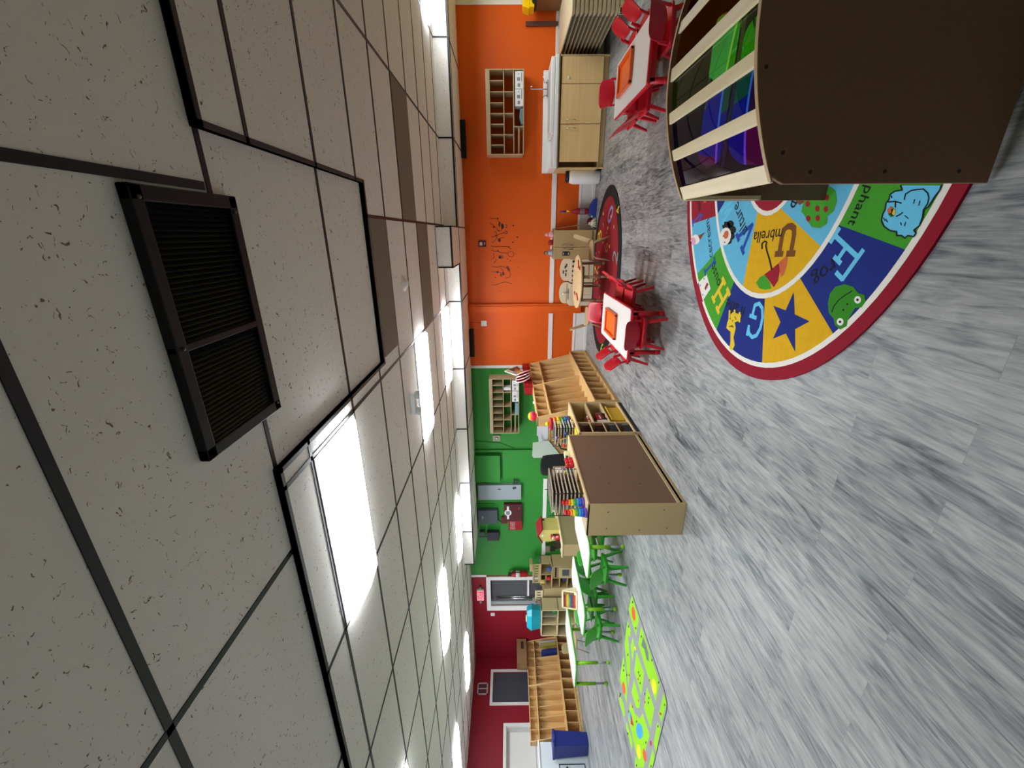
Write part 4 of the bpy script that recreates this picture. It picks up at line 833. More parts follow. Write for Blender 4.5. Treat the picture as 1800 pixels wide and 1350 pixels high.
holed(outl, [rrect(.30, .885, .552, .668, .05), rrect(.30, .90, .10, .538, .12)], ty1-.009, .018, brownply, 'side_panel')
MB().box((.29, ty1-.02, .538), (.885, ty1-.0, .552)).build('cross_bar', slm0, t)
sc = MB()
for x, z in ((.18, .60), (.18, .36), (.18, .12), (.235, .70), (.46, .80)): sc.tube([(x, ty0-.001, z), (x, ty0+.004, z)], .006, n=10)
sc.build('screws', mat('screw_dark', '2c2018', .5), sp)
def zrim(y0, y1):
    r_ = MB(); n_ = 24
    for i in range(n_):
        xa = tx0+.008+(tx1-tx0-.016)*i/n_; xb = tx0+.008+(tx1-tx0-.016)*(i+1)/n_
        r_.add([(xa, y0, zt_(xa)+.001), (xb, y0, zt_(xb)+.001), (xb, y1, zt_(xb)+.001), (xa, y1, zt_(xa)+.001), (xa, y0, zt_(xa)-.004), (xb, y0, zt_(xb)-.004), (xb, y1, zt_(xb)-.004), (xa, y1, zt_(xa)-.004)], [(0, 1, 2, 3), (0, 4, 5, 1), (3, 2, 6, 7)])
    return r_
zrim(ty0+.001, ty0+.017).build('edge_banding', mat('ply_edge', 'b59a70', .5), t); zrim(ty1-.017, ty1-.001).build('edge_banding', MATS['ply_edge'], t)
slx = [(.150, .205), (.318, .362), (.468, .512), (.632, .682), (.808, .852), (.958, 1.002), (1.105, 1.16)]
slm = wood('slat_birch', 'dccba0', 'eadcb6', 1, 'Y', .45)
for a, c in slx:
    za, zc_ = zt_(a)-.006, zt_(c)-.006; MB().add([(a, ty0+.018, za-.012), (c, ty0+.018, zc_-.012), (c, ty1-.018, zc_-.012), (a, ty1-.018, za-.012), (a, ty0+.018, za), (c, ty0+.018, zc_), (c, ty1-.018, zc_), (a, ty1-.018, za)], [(0, 3, 2, 1), (4, 5, 6, 7), (0, 1, 5, 4), (1, 2, 6, 5), (2, 3, 7, 6), (3, 0, 4, 7)]).build('slat', slm, t, bevel=.003)
pc_ = [clear('tint_violet', '7a40f0', .01), clear('tint_blue', '3a70f0', .01), clear('tint_green', '8ae048', .01), clear('tint_amber', 'f0c020', .05, 1.001), clear('tint_red', 'c02020', .05, 1.001), clear('tint_orange', 'e07020', .05, 1.001)]
for i in range(6):
    a, c = slx[i][1]-.008, slx[i+1][0]+.008; q = MB(); n_ = 8; vs_ = []
    for k in range(n_+1): xa = a+(c-a)*k/n_; vs_ += [(xa, ty0+.018, zt_(xa)-.021), (xa, ty1-.018, zt_(xa)-.021)]
    q.add(vs_, [(2*k, 2*k+2, 2*k+3, 2*k+1) for k in range(n_)], 0, True)
    q.build('tinted_panel', pc_[i], t)
MB().box((tx0+.002, ty1-.05, .35), (tx0+.02, ty1-.018, .71)).build('inner_rail', slm, t)

# ================================================================== LOCKERS
def locker(bx, y0, w_, label, group, dx=.41, topd=.15):
    """back plane x=bx, opening towards +x, from y0 to y0+w_"""
    t = thing('coat_locker', label, 'locker', (bx, y0, 0), 0, group); p = .016; z2, z3 = .97, 1.175
    fx = lambda z: topd+(.34-topd)*(z3-z)/(z3-.36)
    prof = [(0, 0), (dx, 0), (dx, .36), (fx(.36), .36), (topd, z3), (0, z3)]
    for y in (0, w_-p): MB().prism([(x, y, z) for x, z in prof], (0, p, 0)).build('side_panel', lockz, t, bevel=.002)
    MB().box((0, p, 0), (.008, w_-p, z3)).build('back_panel', lockz, t)
    MB().box((0, 0, z3-.014), (topd, w_, z3)).build('top_panel', oaky, t, bevel=.002); MB().box((.008, p, z2), (fx(z2)-.004, w_-p, z2+p)).build('shelf', oaky, t, bevel=.002)
    MB().box((.008, p, .345), (dx, w_-p, .362)).build('bench', oaky, t, bevel=.002); MB().box((.008, p, .05), (dx, w_-p, .066)).build('bottom_panel', oaky, t); MB().box((dx-.03, p, 0), (dx-.012, w_-p, .05)).build('kick_board', lockz, t)
    for i in range(1, 5):
        y = w_*i/5-.005
        MB().box((.008, y, z2+p), (topd+.005, y+.010, z3-.014)).build('divider', lockz, t)
        MB().prism([(.008, y, .362), (.25, y, .362), (fx(z2)-.05, y, z2), (.008, y, z2)], (0, .010, 0)).build('divider', lockz, t)
        MB().box((.008, y, .066), (dx-.01, y+.010, .345)).build('divider', lockz, t)
    for i in range(5):
        y = w_*(i+.5)/5; MB().tube([(.008, y, .90), (.04, y, .89), (.05, y, .91)], .006, n=6).build('coat_hook', black, t)
    return t
LG = 'wooden coat lockers'
locker(-2.655, 5.385, 1.30, 'wooden coat locker beside the small toy shelf, nearer of the pair by the green wall', LG); locker(-2.655, 6.69, 1.30, 'wooden coat locker with red bins on top, against the orange wall', LG)
locker(-10.75, 5.74, 1.19, 'wooden coat locker next to the blue bin', LG); locker(-10.75, 6.935, 1.19, 'wooden coat locker holding the blue and yellow binders', LG)

# items on the lockers by the orange wall
rb = mat('red_bin', 'a0101c', .45)
for i, y in enumerate((6.62, 6.97, 7.32, 7.67)):
    t = thing('red_bin', ('red bin on the coat locker, nearest of four', 'red bin on the coat locker under the white rimmed plates', 'red bin on the coat locker, third of four', 'red bin on the coat locker below the picture book')[i], 'bin', (-2.60, y, 1.175), 0, 'red bins on the lockers')
    q = MB(); q.box((-.05, 0, 0), (.10, .32, .012)).box((.085, 0, 0), (.10, .32, .14)).box((-.05, 0, 0), (-.035, .32, .14)).box((-.05, 0, 0), (.1, .015, .14)).box((-.05, .305, 0), (.1, .32, .14)); q.build('bin_body', rb, t, bevel=.005)
    MB().box((.10, .08, .07), (.108, .24, .10)).build('bin_handle', C('c02030'), t)
for i in range(4):
    c = (-2.47+.0*i, 6.90+.035*i, 1.33+.012*i); q = MB(); q.lathe([(.02, 0), (.09, .004), (.14, .02), (.145, .02), (.09, .012), (.02, .008)], n=24)
    o = q.build('plate', [C('c82438')]); o.location = (c[0]+.024*i, c[1], c[2]-.015*i); o.rotation_euler = (0, math.radians(70), 0.15*i); tag(o, 'red plate with white rim leaning on the red bins, %s of four' % ('front', 'second', 'third', 'rear')[i], 'plate', 'red plates on the red bins')
    q = MB(); ringq = [(.135*math.cos(a*.3142), .135*math.sin(a*.3142), .021) for a in range(21)]; q.tube(ringq, .008, n=6, caps=False); q.build('plate_rim', C('f0e8e8'), o)
a = [px(880+u/10, 600+v/10, -2.56) for u, v in ((225, 200), (60, 385), (290, 570), (345, 330))]
t = thing('picture_book', 'white picture book with colourful animal cover leaning on the red bins', 'book', (-2.56, 7.55, 1.32))
zz = [(-.006, .42, .10), (-.006, .10, .36), (-.006, -.24, .06), (-.006, .12, -.03)]
MB().prism(zz, (.025, 0, 0)).build('book_cover', C('e4e4da'), t, bevel=.003)
q = MB(); s3 = lambda k: [tuple(p) for p in k]
q.flat([(.0205, .36, .11), (.0205, .16, .29), (.0205, .02, .16), (.0205, .20, .03)], 0); q.flat([(.0212, .13, .12), (.0212, -.02, .20), (.0212, -.18, .06), (.0212, .05, .0)], 1); q.flat([(.0218, .08, .05), (.0218, -.05, .13), (.0218, -.10, .03)], 2); q.flat([(.0212, .06, .32), (.0212, -.22, .075), (.0212, -.20, .05), (.0212, .085, .29)], 3); q.flat([(.0222, .22, .14), (.0222, .05, .16), (.0222, .1, .03)], 4)
q.build('cover_art', [C('5a4a3c'), C('9a9aa0'), C('e0a818'), C('8ab060'), C('d06a28')], t)
t = thing('toy_ball', 'pink and yellow toy ball half on top of the nearer coat locker', 'ball', (-2.58, 5.58, 1.175))
q = MB(); q.lathe([(.03, 0), (.075, .02), (.09, .06), (.08, .085)], n=18, sx=.8); q.build('pink_half', C('e02858'), t); q = MB(); q.lathe([(.08, .085), (.065, .11), (.035, .125), (.01, .13)], n=18, sx=.8); q.build('yellow_half', C('f0c820'), t)
o = MB().box((-2.60, 6.1, 1.175), (-2.57, 6.13, 1.20)).build('white_peg', whitepl); tag(o, 'tiny white peg on top of the nearer coat locker', 'peg')

# ================================================================== SMALL TOY SHELF U2
sx0, sx1, sy0, sy1, sz = -2.60, -2.245, 4.375, 5.34, .745
t = thing('toy_shelf', 'small two-column wooden toy shelf between brown-backed cubby and coat lockers', 'toy shelf', (sx0, sy0, 0)); dp = sx1-sx0; wd = sy1-sy0
b = MB(); b.box((0, 0, 0), (dp, .025, sz)).box((0, wd-.025, 0), (dp, wd, sz)).box((0, 0, sz-.025), (dp, wd, sz)).box((0, 0, .05), (dp, wd, .075)).box((0, .3, .06), (dp-.01, .32, sz)); b.build('carcass', birch, t, bevel=.006)
MB().box((0, .02, .04), (.008, wd-.02, sz-.01)).build('back_panel', brownply, t); MB().box((.02, .02, 0), (dp-.01, wd-.02, .05)).build('plinth', black, t)
for z in (.29, .50): MB().box((.008, .32, z), (dp-.01, wd-.02, z+.016)).build('shelf', birch, t)
for z in (.235, .395, .56): MB().box((.008, .02, z), (dp-.01, .30, z+.014)).build('shelf', birch, t)
t = thing('yellow_bin', 'yellow plastic bin in the bottom of the small toy shelf', 'bin', (-2.42, 4.98, .075))
q = MB(); q.prism([(-.14, -.20, 0), (.15, -.20, 0), (.15, .20, 0), (-.14, .20, 0)], (0, 0, .17)); q.build('bin_body', mat('bin_yellow', 'd8b008', .45), t, bevel=.01); MB().box((-.15, -.21, .165), (.165, .21, .185)).build('bin_rim', MATS['bin_yellow'], t, bevel=.005)
t = thing('toy_fire_truck', 'dark red toy fire truck on the middle shelf of the small toy shelf', 'toy truck', (-2.36, 4.92, .306)); MB().box((-.08, -.14, .02), (.08, .10, .13)).build('truck_body', C('8a101c'), t, bevel=.01)
MB().box((-.06, .10, .03), (.07, .13, .11)).build('cab', C('d8d4cc'), t, bevel=.01); MB().box((.081, -.08, .07), (.083, .02, .09)).build('marking', C('e0c8c0'), t)
for y in (-.09, .05): MB().tube([(-.09, y, .028), (.09, y, .028)], .028, n=14).build('wheel', MATS['tyre'], t)
o = MB().prism([(-2.40, 4.72, .306), (-2.27, 4.72, .306), (-2.27, 4.79, .33), (-2.40, 4.79, .33)], (0, -.012, .12)).build('white_card', C('d8d0bc')); tag(o, 'cream card leaning beside the toy fire truck', 'card')
for i, (z, c1, c2, lb) in enumerate(((.575, 'b02430', 'd87050', 'red blocks in clear bin on the top of the narrow column'), (.41, 'c86858', '8890c0', 'pink and blue toys in clear bin, second row of the narrow column'), (.25, '3a4496', 'c8c090', 'blue toys in clear bin, third row of the narrow column'), (.076, 'a05060', '8098c0', 'mixed toys in clear bin at the bottom of the narrow column'))):
    t = thing('clear_bin', 'clear bin: '+lb, 'bin', (-2.40, 4.535, z), 0, 'clear bins in the narrow column'); q = MB(); q.box((-.12, -.125, 0), (.14, .125, .006)).box((.134, -.125, 0), (.14, .125, .09)).box((-.12, -.125, 0), (.14, -.119, .09)).box((-.12, .119, 0), (.14, .125, .09)); q.build('bin_walls', clear('clearpl%d' % i, 'eef0f2', .1), t)
    q = MB()
    for k in range(12): q.ball((-.08+.18*random.random(), -.09+.18*random.random(), .03+.03*random.random()), .025, k % 2, 8)
    q.build('toy_pieces', [C(c1), C(c2)], t)['kind'] = 'stuff'
# small toys top-right cell
for i, (y, c1) in enumerate(((4.80, 'c89080'), (4.86, 'b04040'), (4.93, 'd8b8a0'))):
    o = MB().ball((-2.30, y, .538), .022, n=10).build('play_food', C(c1)); tag(o, 'small %s toy piece on the upper wide shelf' % ('pink', 'red', 'cream')[i], 'toy', 'toy food on the upper shelf')
# stacking rings + wire puzzle rack on U2
t = thing('stacking_rings', 'rainbow ring stacker on the small toy shelf', 'ring stacker', (-2.42, 4.98, sz))
zz = .745
MB().lathe([(.11, 0), (.11, .012), (.02, .015), (.012, .30)], n=20).build('peg', C('e8d820'), t)
for i, (c1, r_) in enumerate((('4a2a80', .13), ('2878b8', .125), ('60a828', .12), ('f0d020', .12), ('f07818', .115), ('b81828', .105))):
    q = MB(); ringq = [(r_*.62*math.cos(a*.3927), r_*.62*math.sin(a*.3927), .035+i*.048) for a in range(17)]; q.tube(ringq, r_*.36*.65, n=8, caps=False); q.build('ring', C(c1), t)
MB().ball((0, 0, .325), .028).build('knob', C('f0d010'), t)
def puzzle_rack(loc, n_, label, wy, pcols, side='f0ece0'):
    t = thing('puzzle_rack', label, 'puzzle rack', loc)
    q = MB(); zr = .035+n_*.036
    for y in (-wy/2, 0, wy/2):
        q.tube([(-.12, y, 0), (-.12, y, zr)], .0035, n=6).tube([(.13, y, 0), (.13, y, zr*.86)], .0035, n=6)
    for i in range(n_):
        z = .03+i*.036
        for y in (-wy/2, wy/2): q.tube([(-.12, y, z), (.13, y, z)], .0025, n=5)
        q.tube([(-.12, -wy/2, z), (-.12, wy/2, z)], .0025, n=5)
    q.build('wire_frame', black, t)
    for i in range(n_):
        z = .034+i*.036; off = (random.random()-.5)*.03
        p_ = MB().box((-.11+off, -wy/2+.01, z), (.135+off, wy/2-.01, z+.009)).build('puzzle_board', C(side), t); MB().box((-.10+off, -wy/2+.02, z+.009), (.125+off, wy/2-.02, z+.013)).build('puzzle_picture', C(pcols[i % len(pcols)]), p_)
    return t
puzzle_rack((-2.43, 4.72, sz), 7, 'black wire rack of thin wooden puzzles beside the rainbow ring stacker', .24, ['7a6a58', '58a040', '2a8898', '503878', 'c8c040', '90542c', '404448'], 'e8e4d8')
q = thing('bead_maze', 'wire bead maze toy on the small toy shelf near the brown-backed cubby', 'bead maze', (-2.40, 4.50, sz))
MB().box((-.1, -.09, 0), (.12, .10, .02)).build('maze_base', C('e8d840'), q); MB().tube([(-.06, -.05, .02), (-.04, -.1, .18), (.02, 0, .26), (.06, .05, .12), (.08, .08, .02)], .004).build('wire', C('a05830'), q); MB().tube([(-.02, .07, .02), (0, .02, .2), (.05, -.1, .22), (.09, -.06, .02)], .004).build('wire', C('c8b838'), q)
for p_, c1 in (((-.04, -.09, .17), 'c03828'), ((.02, 0, .25), '8878a0'), ((.06, .04, .13), '2848a0'), ((0, .02, .2), 'b07040')): MB().ball(p_, .022).build('bead', C(c1), q)

# ================================================================== BROWN-BACKED CUBBY U1
ux0, ux1, uy0, uy1, uz = -2.605, -2.265, 3.02, 4.37, .882
t = thing('cubby_shelf', 'long wooden cubby turned with its brown hardboard back to the floor space', 'cubby shelf', (ux0, uy0, 0)); dp = ux1-ux0; wd = uy1-uy0
MB().box((0, 0, 0), (dp, .02, uz)).build('end_panel', mdf, t, bevel=.004); MB().box((0, wd-.02, 0), (dp, wd, uz)).build('end_panel', mdf, t, bevel=.004)
MB().box((0, .0, uz-.02), (dp, wd, uz)).build('top_panel', birchy, t, bevel=.004); MB().box((0, .02, .03), (dp, wd-.02, .05)).build('bottom_panel', birchy, t)
MB().box((dp-.03, .02, 0), (dp, wd-.02, .075)).build('base_rail', mdf, t, bevel=.002)
MB().box((dp-.012, .02, .075), (dp-.004, wd-.02, uz-.02)).build('back_panel', hardboard, t); MB().box((dp-.004, .02, .075), (dp-.001, wd-.02, .081)).build('edge_strip', slm, t)
for z in (.33, .6): MB().box((0, .02, z), (dp-.015, wd-.02, z+.018)).build('shelf', birchy, t)
q = MB()
for y, z in ((.33, .62), (.32, .33), (.62, .64), (.62, .34), (1.1, .66), (1.02, .36)): q.tube([(dp-.004, y, z), (dp-.002, y, z)], .006, n=8)
for x, z in ((.08, .7), (.26, .7), (.06, .4), (.28, .2), (.08, .15)): q.tube([(x, -.001, z), (x, .001, z)], .006, n=8)
q.build('screws', MATS['screw_dark'], t)
tp = uz
puzzle_rack((-2.44, 3.465, tp), 8, 'black wire rack of brown wooden puzzles on the brown-backed cubby', .43, ['7c6450', '8a7660', '5c4c40', 'a09080', '6c5a4a'], 'd0c4ac')
SG = 'rainbow stacking cups'
for i, (x, y) in enumerate(((-2.37, 3.20), (-2.42, 3.125), (-2.38, 3.06))):
    t = thing('rainbow_stacker', ('rainbow stacker with round red top next to the puzzle rack', 'rainbow stacker in the middle of three', 'rainbow stacker at the near cubby end')[i], 'stacking toy', (x, y, tp), 0, SG)
    for k, c1 in enumerate(('7048b0', '2858c8', '3a90d8', '38a048', 'd8d828', 'f08818', 'd83020')):
        s_ = .046-.0038*k; MB().lathe([(s_, k*.025), (s_*1.02, k*.025+.004), (s_, k*.025+.022), (s_*.8, k*.025+.025)], n=6 if i else 16).build('stacking_piece', C(c1, .35), t)
    if i == 0: MB().ball((0, 0, .19), .024).build('top_ball', C('c81828', .35), t)
    else: MB().lathe([(.02, .172), (.02, .195), (.012, .2)], n=10).build('top_cup', C('c82020', .35), t)
# plush-like peg people and blocks
for i, (x, y, c1, z_) in enumerate(((-2.36, 3.84, 'd02030', .0), (-2.36, 3.90, 'd02030', .0), (-2.37, 3.97, 'c81c2c', .0), (-2.43, 3.83, '4aa0a8', .0), (-2.44, 3.91, 'b03038', .0), (-2.48, 3.83, 'e8d820', .0), (-2.50, 3.92, 'e0c818', .0), (-2.50, 3.98, '4070b0', .0))):
    t = thing('peg_toy', '%s knobbly toy piece at the puzzle rack, %s' % (('bright red', 'bright red', 'bright red', 'teal', 'dark red', 'yellow', 'yellow', 'blue')[i], ('nearest the rack in front', 'middle in front', 'farthest in front', 'second row', 'second row centre', 'rear, touching the rack', 'rear centre', 'rear, beside the photo frame')[i]), 'toy', (x, y, tp), 0, 'knobbly toy pieces')
    MB().lathe([(.026, 0), (.028, .03), (.02, .05)], n=10).build('peg_body', C(c1), t); MB().ball((0, 0, .068), .024, n=10).build('peg_head', C(c1), t)
    if 2 < i: t.location.z = tp
t = thing('digital_timer', 'small cream digital timer on the brown-backed cubby', 'timer', (-2.43, 4.17, tp)); MB().box((-.03, -.05, 0), (.03, .05, .06)).build('timer_body', C('d8dcb0'), t, bevel=.008); MB().box((-.02, -.052, .02), (.02, -.049, .05)).build('display', C('38483c'), t)
t = thing('cardboard_box', 'small brown carton with a white label behind the puzzle rack', 'box', (-2.55, 4.00, tp)); MB().box((-.05, -.09, 0), (.03, .08, .20)).build('carton', C('84705c'), t, bevel=.003); q = MB(); q.box((.0305, -.06, .11), (.032, .04, .18)); q.build('paper_label', C('e4e4e8'), t)

# ================================================================== DESK AREA at the green wall
t = thing('teacher_desk', 'tan wooden cabinet desk in front of the green wall', 'desk', (-3.95, 7.5, 0)); MB().box((-.35, -.16, 0), (.33, .5, .78)).build('desk_body', oakz, t, bevel=.004); MB().box((-.36, -.18, .78), (.34, .52, .80)).build('desktop', oaky, t, bevel=.003)
q = MB(); q.box((-.02, -.165, .05), (-.014, -.16, .77)); q.build('door_gap', C('70522c'), t)
t = thing('file_organizer', 'white stepped plastic file organizer on the tan desk', 'organizer', (-3.95, 7.45, .80)); q = MB(); q.box((-.33, -.1, 0), (.31, .2, .012))
for i in range(4): q.prism([(-.33, -.1+.08*i, 0), (.31, -.1+.08*i, 0), (.31, -.1+.08*i, .10+.04*i), (.06-.02*i, -.1+.08*i, .10+.04*i), (-.02, -.1+.08*i, .07+.04*i), (-.33, -.1+.08*i, .05+.04*i)], (0, .006, 0))
q.build('organizer_body', mat('org_white', 'd4d6dc', .35), t)
q = MB(); q.prism([(-4.30, 7.30, .52), (-3.92, 7.30, .80), (-3.96, 7.30, 1.12), (-4.27, 7.30, 1.13), (-4.31, 7.30, 1.10)], (0, .006, 0)); o = q.build('chair_mat', mat('clear_sheet', 'b8c4b8', .3)); tag(o, 'pale translucent plastic sheet standing at the tan desk', 'plastic sheet')
t = thing('office_chair', 'black mesh office chair behind the brown-backed cubby', 'office chair', (-4.0, 6.72, 0))
shell_surface(lambda u, v: (u*.23*(1-.15*v*v-.1*(1-v)), -.20-.05*v+.05*u*u, .58+.45*v-.05*abs(u)**3*v), 12, 8, .05, mat('chair_black', '1a1c20', .7), 'backrest', t)
MB().prism([(.24*math.cos(q_), .22*math.sin(q_), .42) for q_ in [i*.3927 for i in range(16)]], (0, 0, .07)).build('seat', MATS['chair_black'], t, bevel=.02)
MB().tube([(0, 0, .08), (0, 0, .42)], .025).build('column', black, t)
for i in range(5): a = i*1.2566; MB().tube([(0, 0, .09), (.26*math.cos(a), .26*math.sin(a), .06), (.27*math.cos(a), .27*math.sin(a), .02)], [.022, .015, .02]).build('leg', black, t)
for s_ in (-1, 1): MB().tube([(s_*.24, -.1, .45), (s_*.27, -.08, .64), (s_*.27, .12, .66)], .015).build('armrest', black, t)
t = thing('wall_speaker_box', 'small beige wall device with round button beside the green wall shelf', 'wall device', (-4.28, D-.03, 1.88)); MB().box((-.08, 0, -.085), (.06, .03, .085)).build('device_body', C('a8a088'), t, bevel=.004); MB().tube([(-.01, 0, 0), (-.01, -.012, 0)], .03, n=14).build('button', C('3a3a3c'), t); MB().tube([(-.01, -.012, 0), (-.01, -.016, 0)], .018, n=12).build('button_cap', whitepl, t)
# electrical clutter on the green wall
t = thing('junction_box', 'green painted metal box high on the green wall', 'electrical box', (-5.04, D-.12, 2.1)); MB().box((-.33, 0, -.29), (.36, .12, .28)).build('box_body', green, t, bevel=.006)
t = thing('wall_cover', 'large green painted panel below the green metal box', 'wall panel', (-4.95, D-.04, 1.3)); MB().box((-.36, 0, -.55), (.36, .04, .45)).build('panel_board', green, t, bevel=.006)
t = thing('breaker_panel', 'grey breaker panel door on the green wall', 'breaker panel', (-5.68, D-.1, 1.84)); MB().box((-.195, .0, -.51), (.205, .097, .50)).build('panel_door', mat('panel_grey', '98a4aa', .4, noise=.05, scale=30), t, bevel=.006)
q = MB(); q.box((.09, -.005, -.03), (.115, 0, .03)); q.tube([(.14, 0, -.37), (.14, -.012, -.37)], .025, n=12); q.box((.10, -.006, -.36), (.16, 0, -.31)); q.build('latch', C('3a4044'), t)
q = MB()
for i in range(3): q.tube([(.20, .06, -.33-.05*i), (.27, .04, -.33-.05*i), (.31, .08, -.35-.04*i)], .012, n=8)
q.build('conduit', C('505860'), t)
t = thing('alarm_control_box', 'dark red fire alarm control box with white keypad on the green wall', 'fire alarm panel', (-6.22, D-.1, 1.53)); MB().box((-.27, 0, -.215), (.21, .1, .21)).build('panel_box', C('501820'), t, bevel=.005)
q = MB(); q.prism([(-.02+.085*math.cos(a*.5236+.26), -.01, .115+.085*math.sin(a*.5236+.26)) for a in range(12)], (0, .01, 0)); q.box((-.20, -.008, .09), (.16, 0, .14)); q.build('keypad', whitepl, t); MB().box((-.07, -.014, .07), (.03, -.009, .16)).build('display', C('7d888c'), t); MB().lathe([(.03, 0), (.03, .005)], (.11, -.006, -.15)).build('sticker', C('b8c0e0'), t)
t = thing('document_box', 'bright red fire alarm document box with white lettering on the green wall', 'document box', (-6.63, D-.07, 1.47)); MB().box((-.15, 0, -.16), (.15, .07, .165)).build('box_body', C('a01020'), t, bevel=.004)
q = MB()
for st, z in (('FIRE ALARM', .09), ('DOCUMENTS', .045)): put_text(q, st, (-.12, -.002, z), (1, 0, 0), (0, 0, 1), width=.22, height=.03)
put_text(q, 'ENCLOSURE', (-.12, -.002, .01), (1, 0, 0), (0, 0, 1), width=.22, height=.02); q.build('lettering', C('f0dcdc'), t)
t = thing('pull_station', 'small dark red box with black cable beside the fire alarm panel', 'alarm device', (-6.50, D-.05, 1.75)); MB().box((-.10, 0, -.08), (.09, .05, .06)).build('device_body', C('601820'), t, bevel=.004); MB().tube([(-.06, .02, .06), (.02, -.01, .12), (.08, .02, .16)], .008).build('cable', black, t)
t = thing('control_box', 'dark grey metal box above the fire alarm panel', 'electrical box', (-6.35, D-.12, 2.13)); MB().box((-.19, 0, -.235), (.19, .12, .235)).build('box_body', mat('box_grey', '4c5860', .5), t, bevel=.006); MB().box((-.05, -.004, .1), (.03, 0, .14)).build('nameplate', C('8a9498'), t)
t = thing('battery_box', 'black box on a grey backplate at the green wall by the extinguisher', 'electrical box', (-6.93, D-.12, 2.02)); MB().box((-.12, 0, -.15), (.13, .1, .14)).build('box_body', mat('box_black', '23262e', .5), t, bevel=.006); MB().box((-.16, .08, -.15), (-.12, .12, .13)).build('backplate', C('9aa0a8'), t)
MB().tube([(-.06, .07, .14), (-.06, .07, .35)], .014).build('conduit', C('70787c'), t); MB().box((.0, .02, .2), (.12, .12, .32)).build('relay', C('3c4a48'), t)
trim(MB().tube([(-6.05, D-.015, 1.95), (-6.05, D-.015, 2.39)], .012).tube([(-4.62, D-.01, 1.35), (-4.42, D-.01, 1.8), (-4.36, D-.01, 2.38)], .006).box((-4.62, D-.05, 1.1), (-4.58, D, 2.39)), green, 0)
t = thing('fire_extinguisher', 'red fire extinguisher hanging by the door frame on the green wall', 'fire extinguisher', (-8.12, D-.10, 1.16)); MB().lathe([(.06, 0), (.075, .02), (.075, .36), (.05, .41), (.025, .44)], n=18).build('cylinder', C('a01420'), t)
MB().lathe([(.077, .20), (.077, .30)], n=18).build('paper_label', C('d8d8d0'), t); q = MB(); q.box((-.02, -.04, .44), (.03, .05, .47)).box((-.02, -.07, .48), (.02, .04, .50)); q.build('valve', black, t); MB().tube([(.02, -.03, .45), (.08, -.04, .38), (.085, -.03, .2)], .01).build('hose', black, t)
t = thing('exit_sign', 'glowing red exit sign with two lamp heads above the far door', 'exit sign', (-8.86, D-.08, 2.39)); MB().box((-.17, 0, -.09), (.17, .07, .09)).build('sign_body', whitepl, t, bevel=.004)
MB().box((-.145, -.006, -.075), (.145, 0, .075)).build('sign_face', emis('exit_red', 'f03048', .9), t); q = MB(); put_text(q, 'EXIT', (-.125, -.009, -.055), (1, 0, 0), (0, 0, 1), width=.25, height=.11); q.build('lettering', emis('exit_white', 'ff9aa8', 1.1), t)
for s_ in (-1, 1): MB().lathe([(.03, 0), (.045, .02), (.045, .05), (.02, .055)], (s_*.23, .02, -.03)).build('lamp_head', C('9a9690'), t)
o = MB().box((-9.64, D-.03, 2.03), (-9.55, D, 2.14)).build('door_sensor', whitepl, bevel=.004); tag(o, 'small white sensor on the red wall left of the far door', 'sensor')
t = thing('wall_vent', 'small white framed air vent high on the left red wall', 'vent', (XL+.01, 7.325, 2.36)); q = MB()
for a, c in (((0, -.15, -.14), (.015, -.12, .14)), ((0, .12, -.14), (.015, .15, .14)), ((0, -.15, -.14), (.015, .15, -.11)), ((0, -.15, .11), (.015, .15, .14)), ((0, -.012, -.11), (.015, .012, .11))): q.box(a, c)
q.build('vent_frame', C('b8b0b4'), t)
q = MB()
for i in range(9): q.box((.001, -.12, -.105+i*.024), (.010, .12, -.095+i*.024))
q.build('louvres', C('4a4c54'), t)

# low bookcase behind the green tables with doll house
t = thing('low_cabinet', 'low tan cabinet carrying the dollhouse before the green wall', 'cabinet', (-5.75, 7.1, 0)); olive = mat('olive_tan', 'a39a70', .6, noise=.04, scale=60)
MB().box((-.14, -.83, 0), (.145, .93, .575)).build('cabinet_body', olive, t, bevel=.004); MB().box((-.16, -.85, .575), (.16, .95, .597)).build('cabinet_top', slm, t, bevel=.003); MB().box((-.13, -.836, .01), (.14, -.83, .57)).build('end_face', C('c8ae80'), t)
t = thing('dollhouse', 'cream toy dollhouse with dark red roof on the low tan cabinet', 'dollhouse', (-5.76, 6.88, .597)); w_, l_, hh = .14, .19, .34
MB().prism([(-w_, -l_, 0), (w_, -l_, 0), (w_, -l_, hh), (0, -l_, hh+.08), (-w_, -l_, hh)], (0, 2*l_, 0)).build('house_body', mat('house_cream', 'd8cc78', .5), t)
for s_ in (-1, 1): MB().prism([(0, -l_-.02, hh+.085), (s_*(w_+.03), -l_-.02, hh-.01), (s_*(w_+.03), -l_-.02, hh+.012), (0, -l_-.02, hh+.11)], (0, 2*l_+.04, 0)).build('roof', C('8a1420'), t)
q = MB(); q.box((-.05, -l_-.006, .02), (.05, -l_, .13)); q.build('door', C('3a4434'), t); MB().prism([(-.05, -l_-.008, .145), (.05, -l_-.008, .145), (.03, -l_-.008, .175), (-.03, -l_-.008, .175)], (0, .008, 0)).build('awning', C('b02020'), t); MB().ball((.0, -l_-.01, .04), .02).build('doorknob', whitepl, t)
MB().box((-.02, -l_-.006, .32), (.03, -l_, .36)).build('attic_window', C('f4f0d8'), t); MB().box((w_, .1, .28), (w_+.006, .15, .33)).build('side_window', C('384038'), t)
doll(-5.74, 6.60, .597, 1.3, C('e8c8b0'), C('a81c20'), C('c02028'), 'small doll in red dress beside the dollhouse')
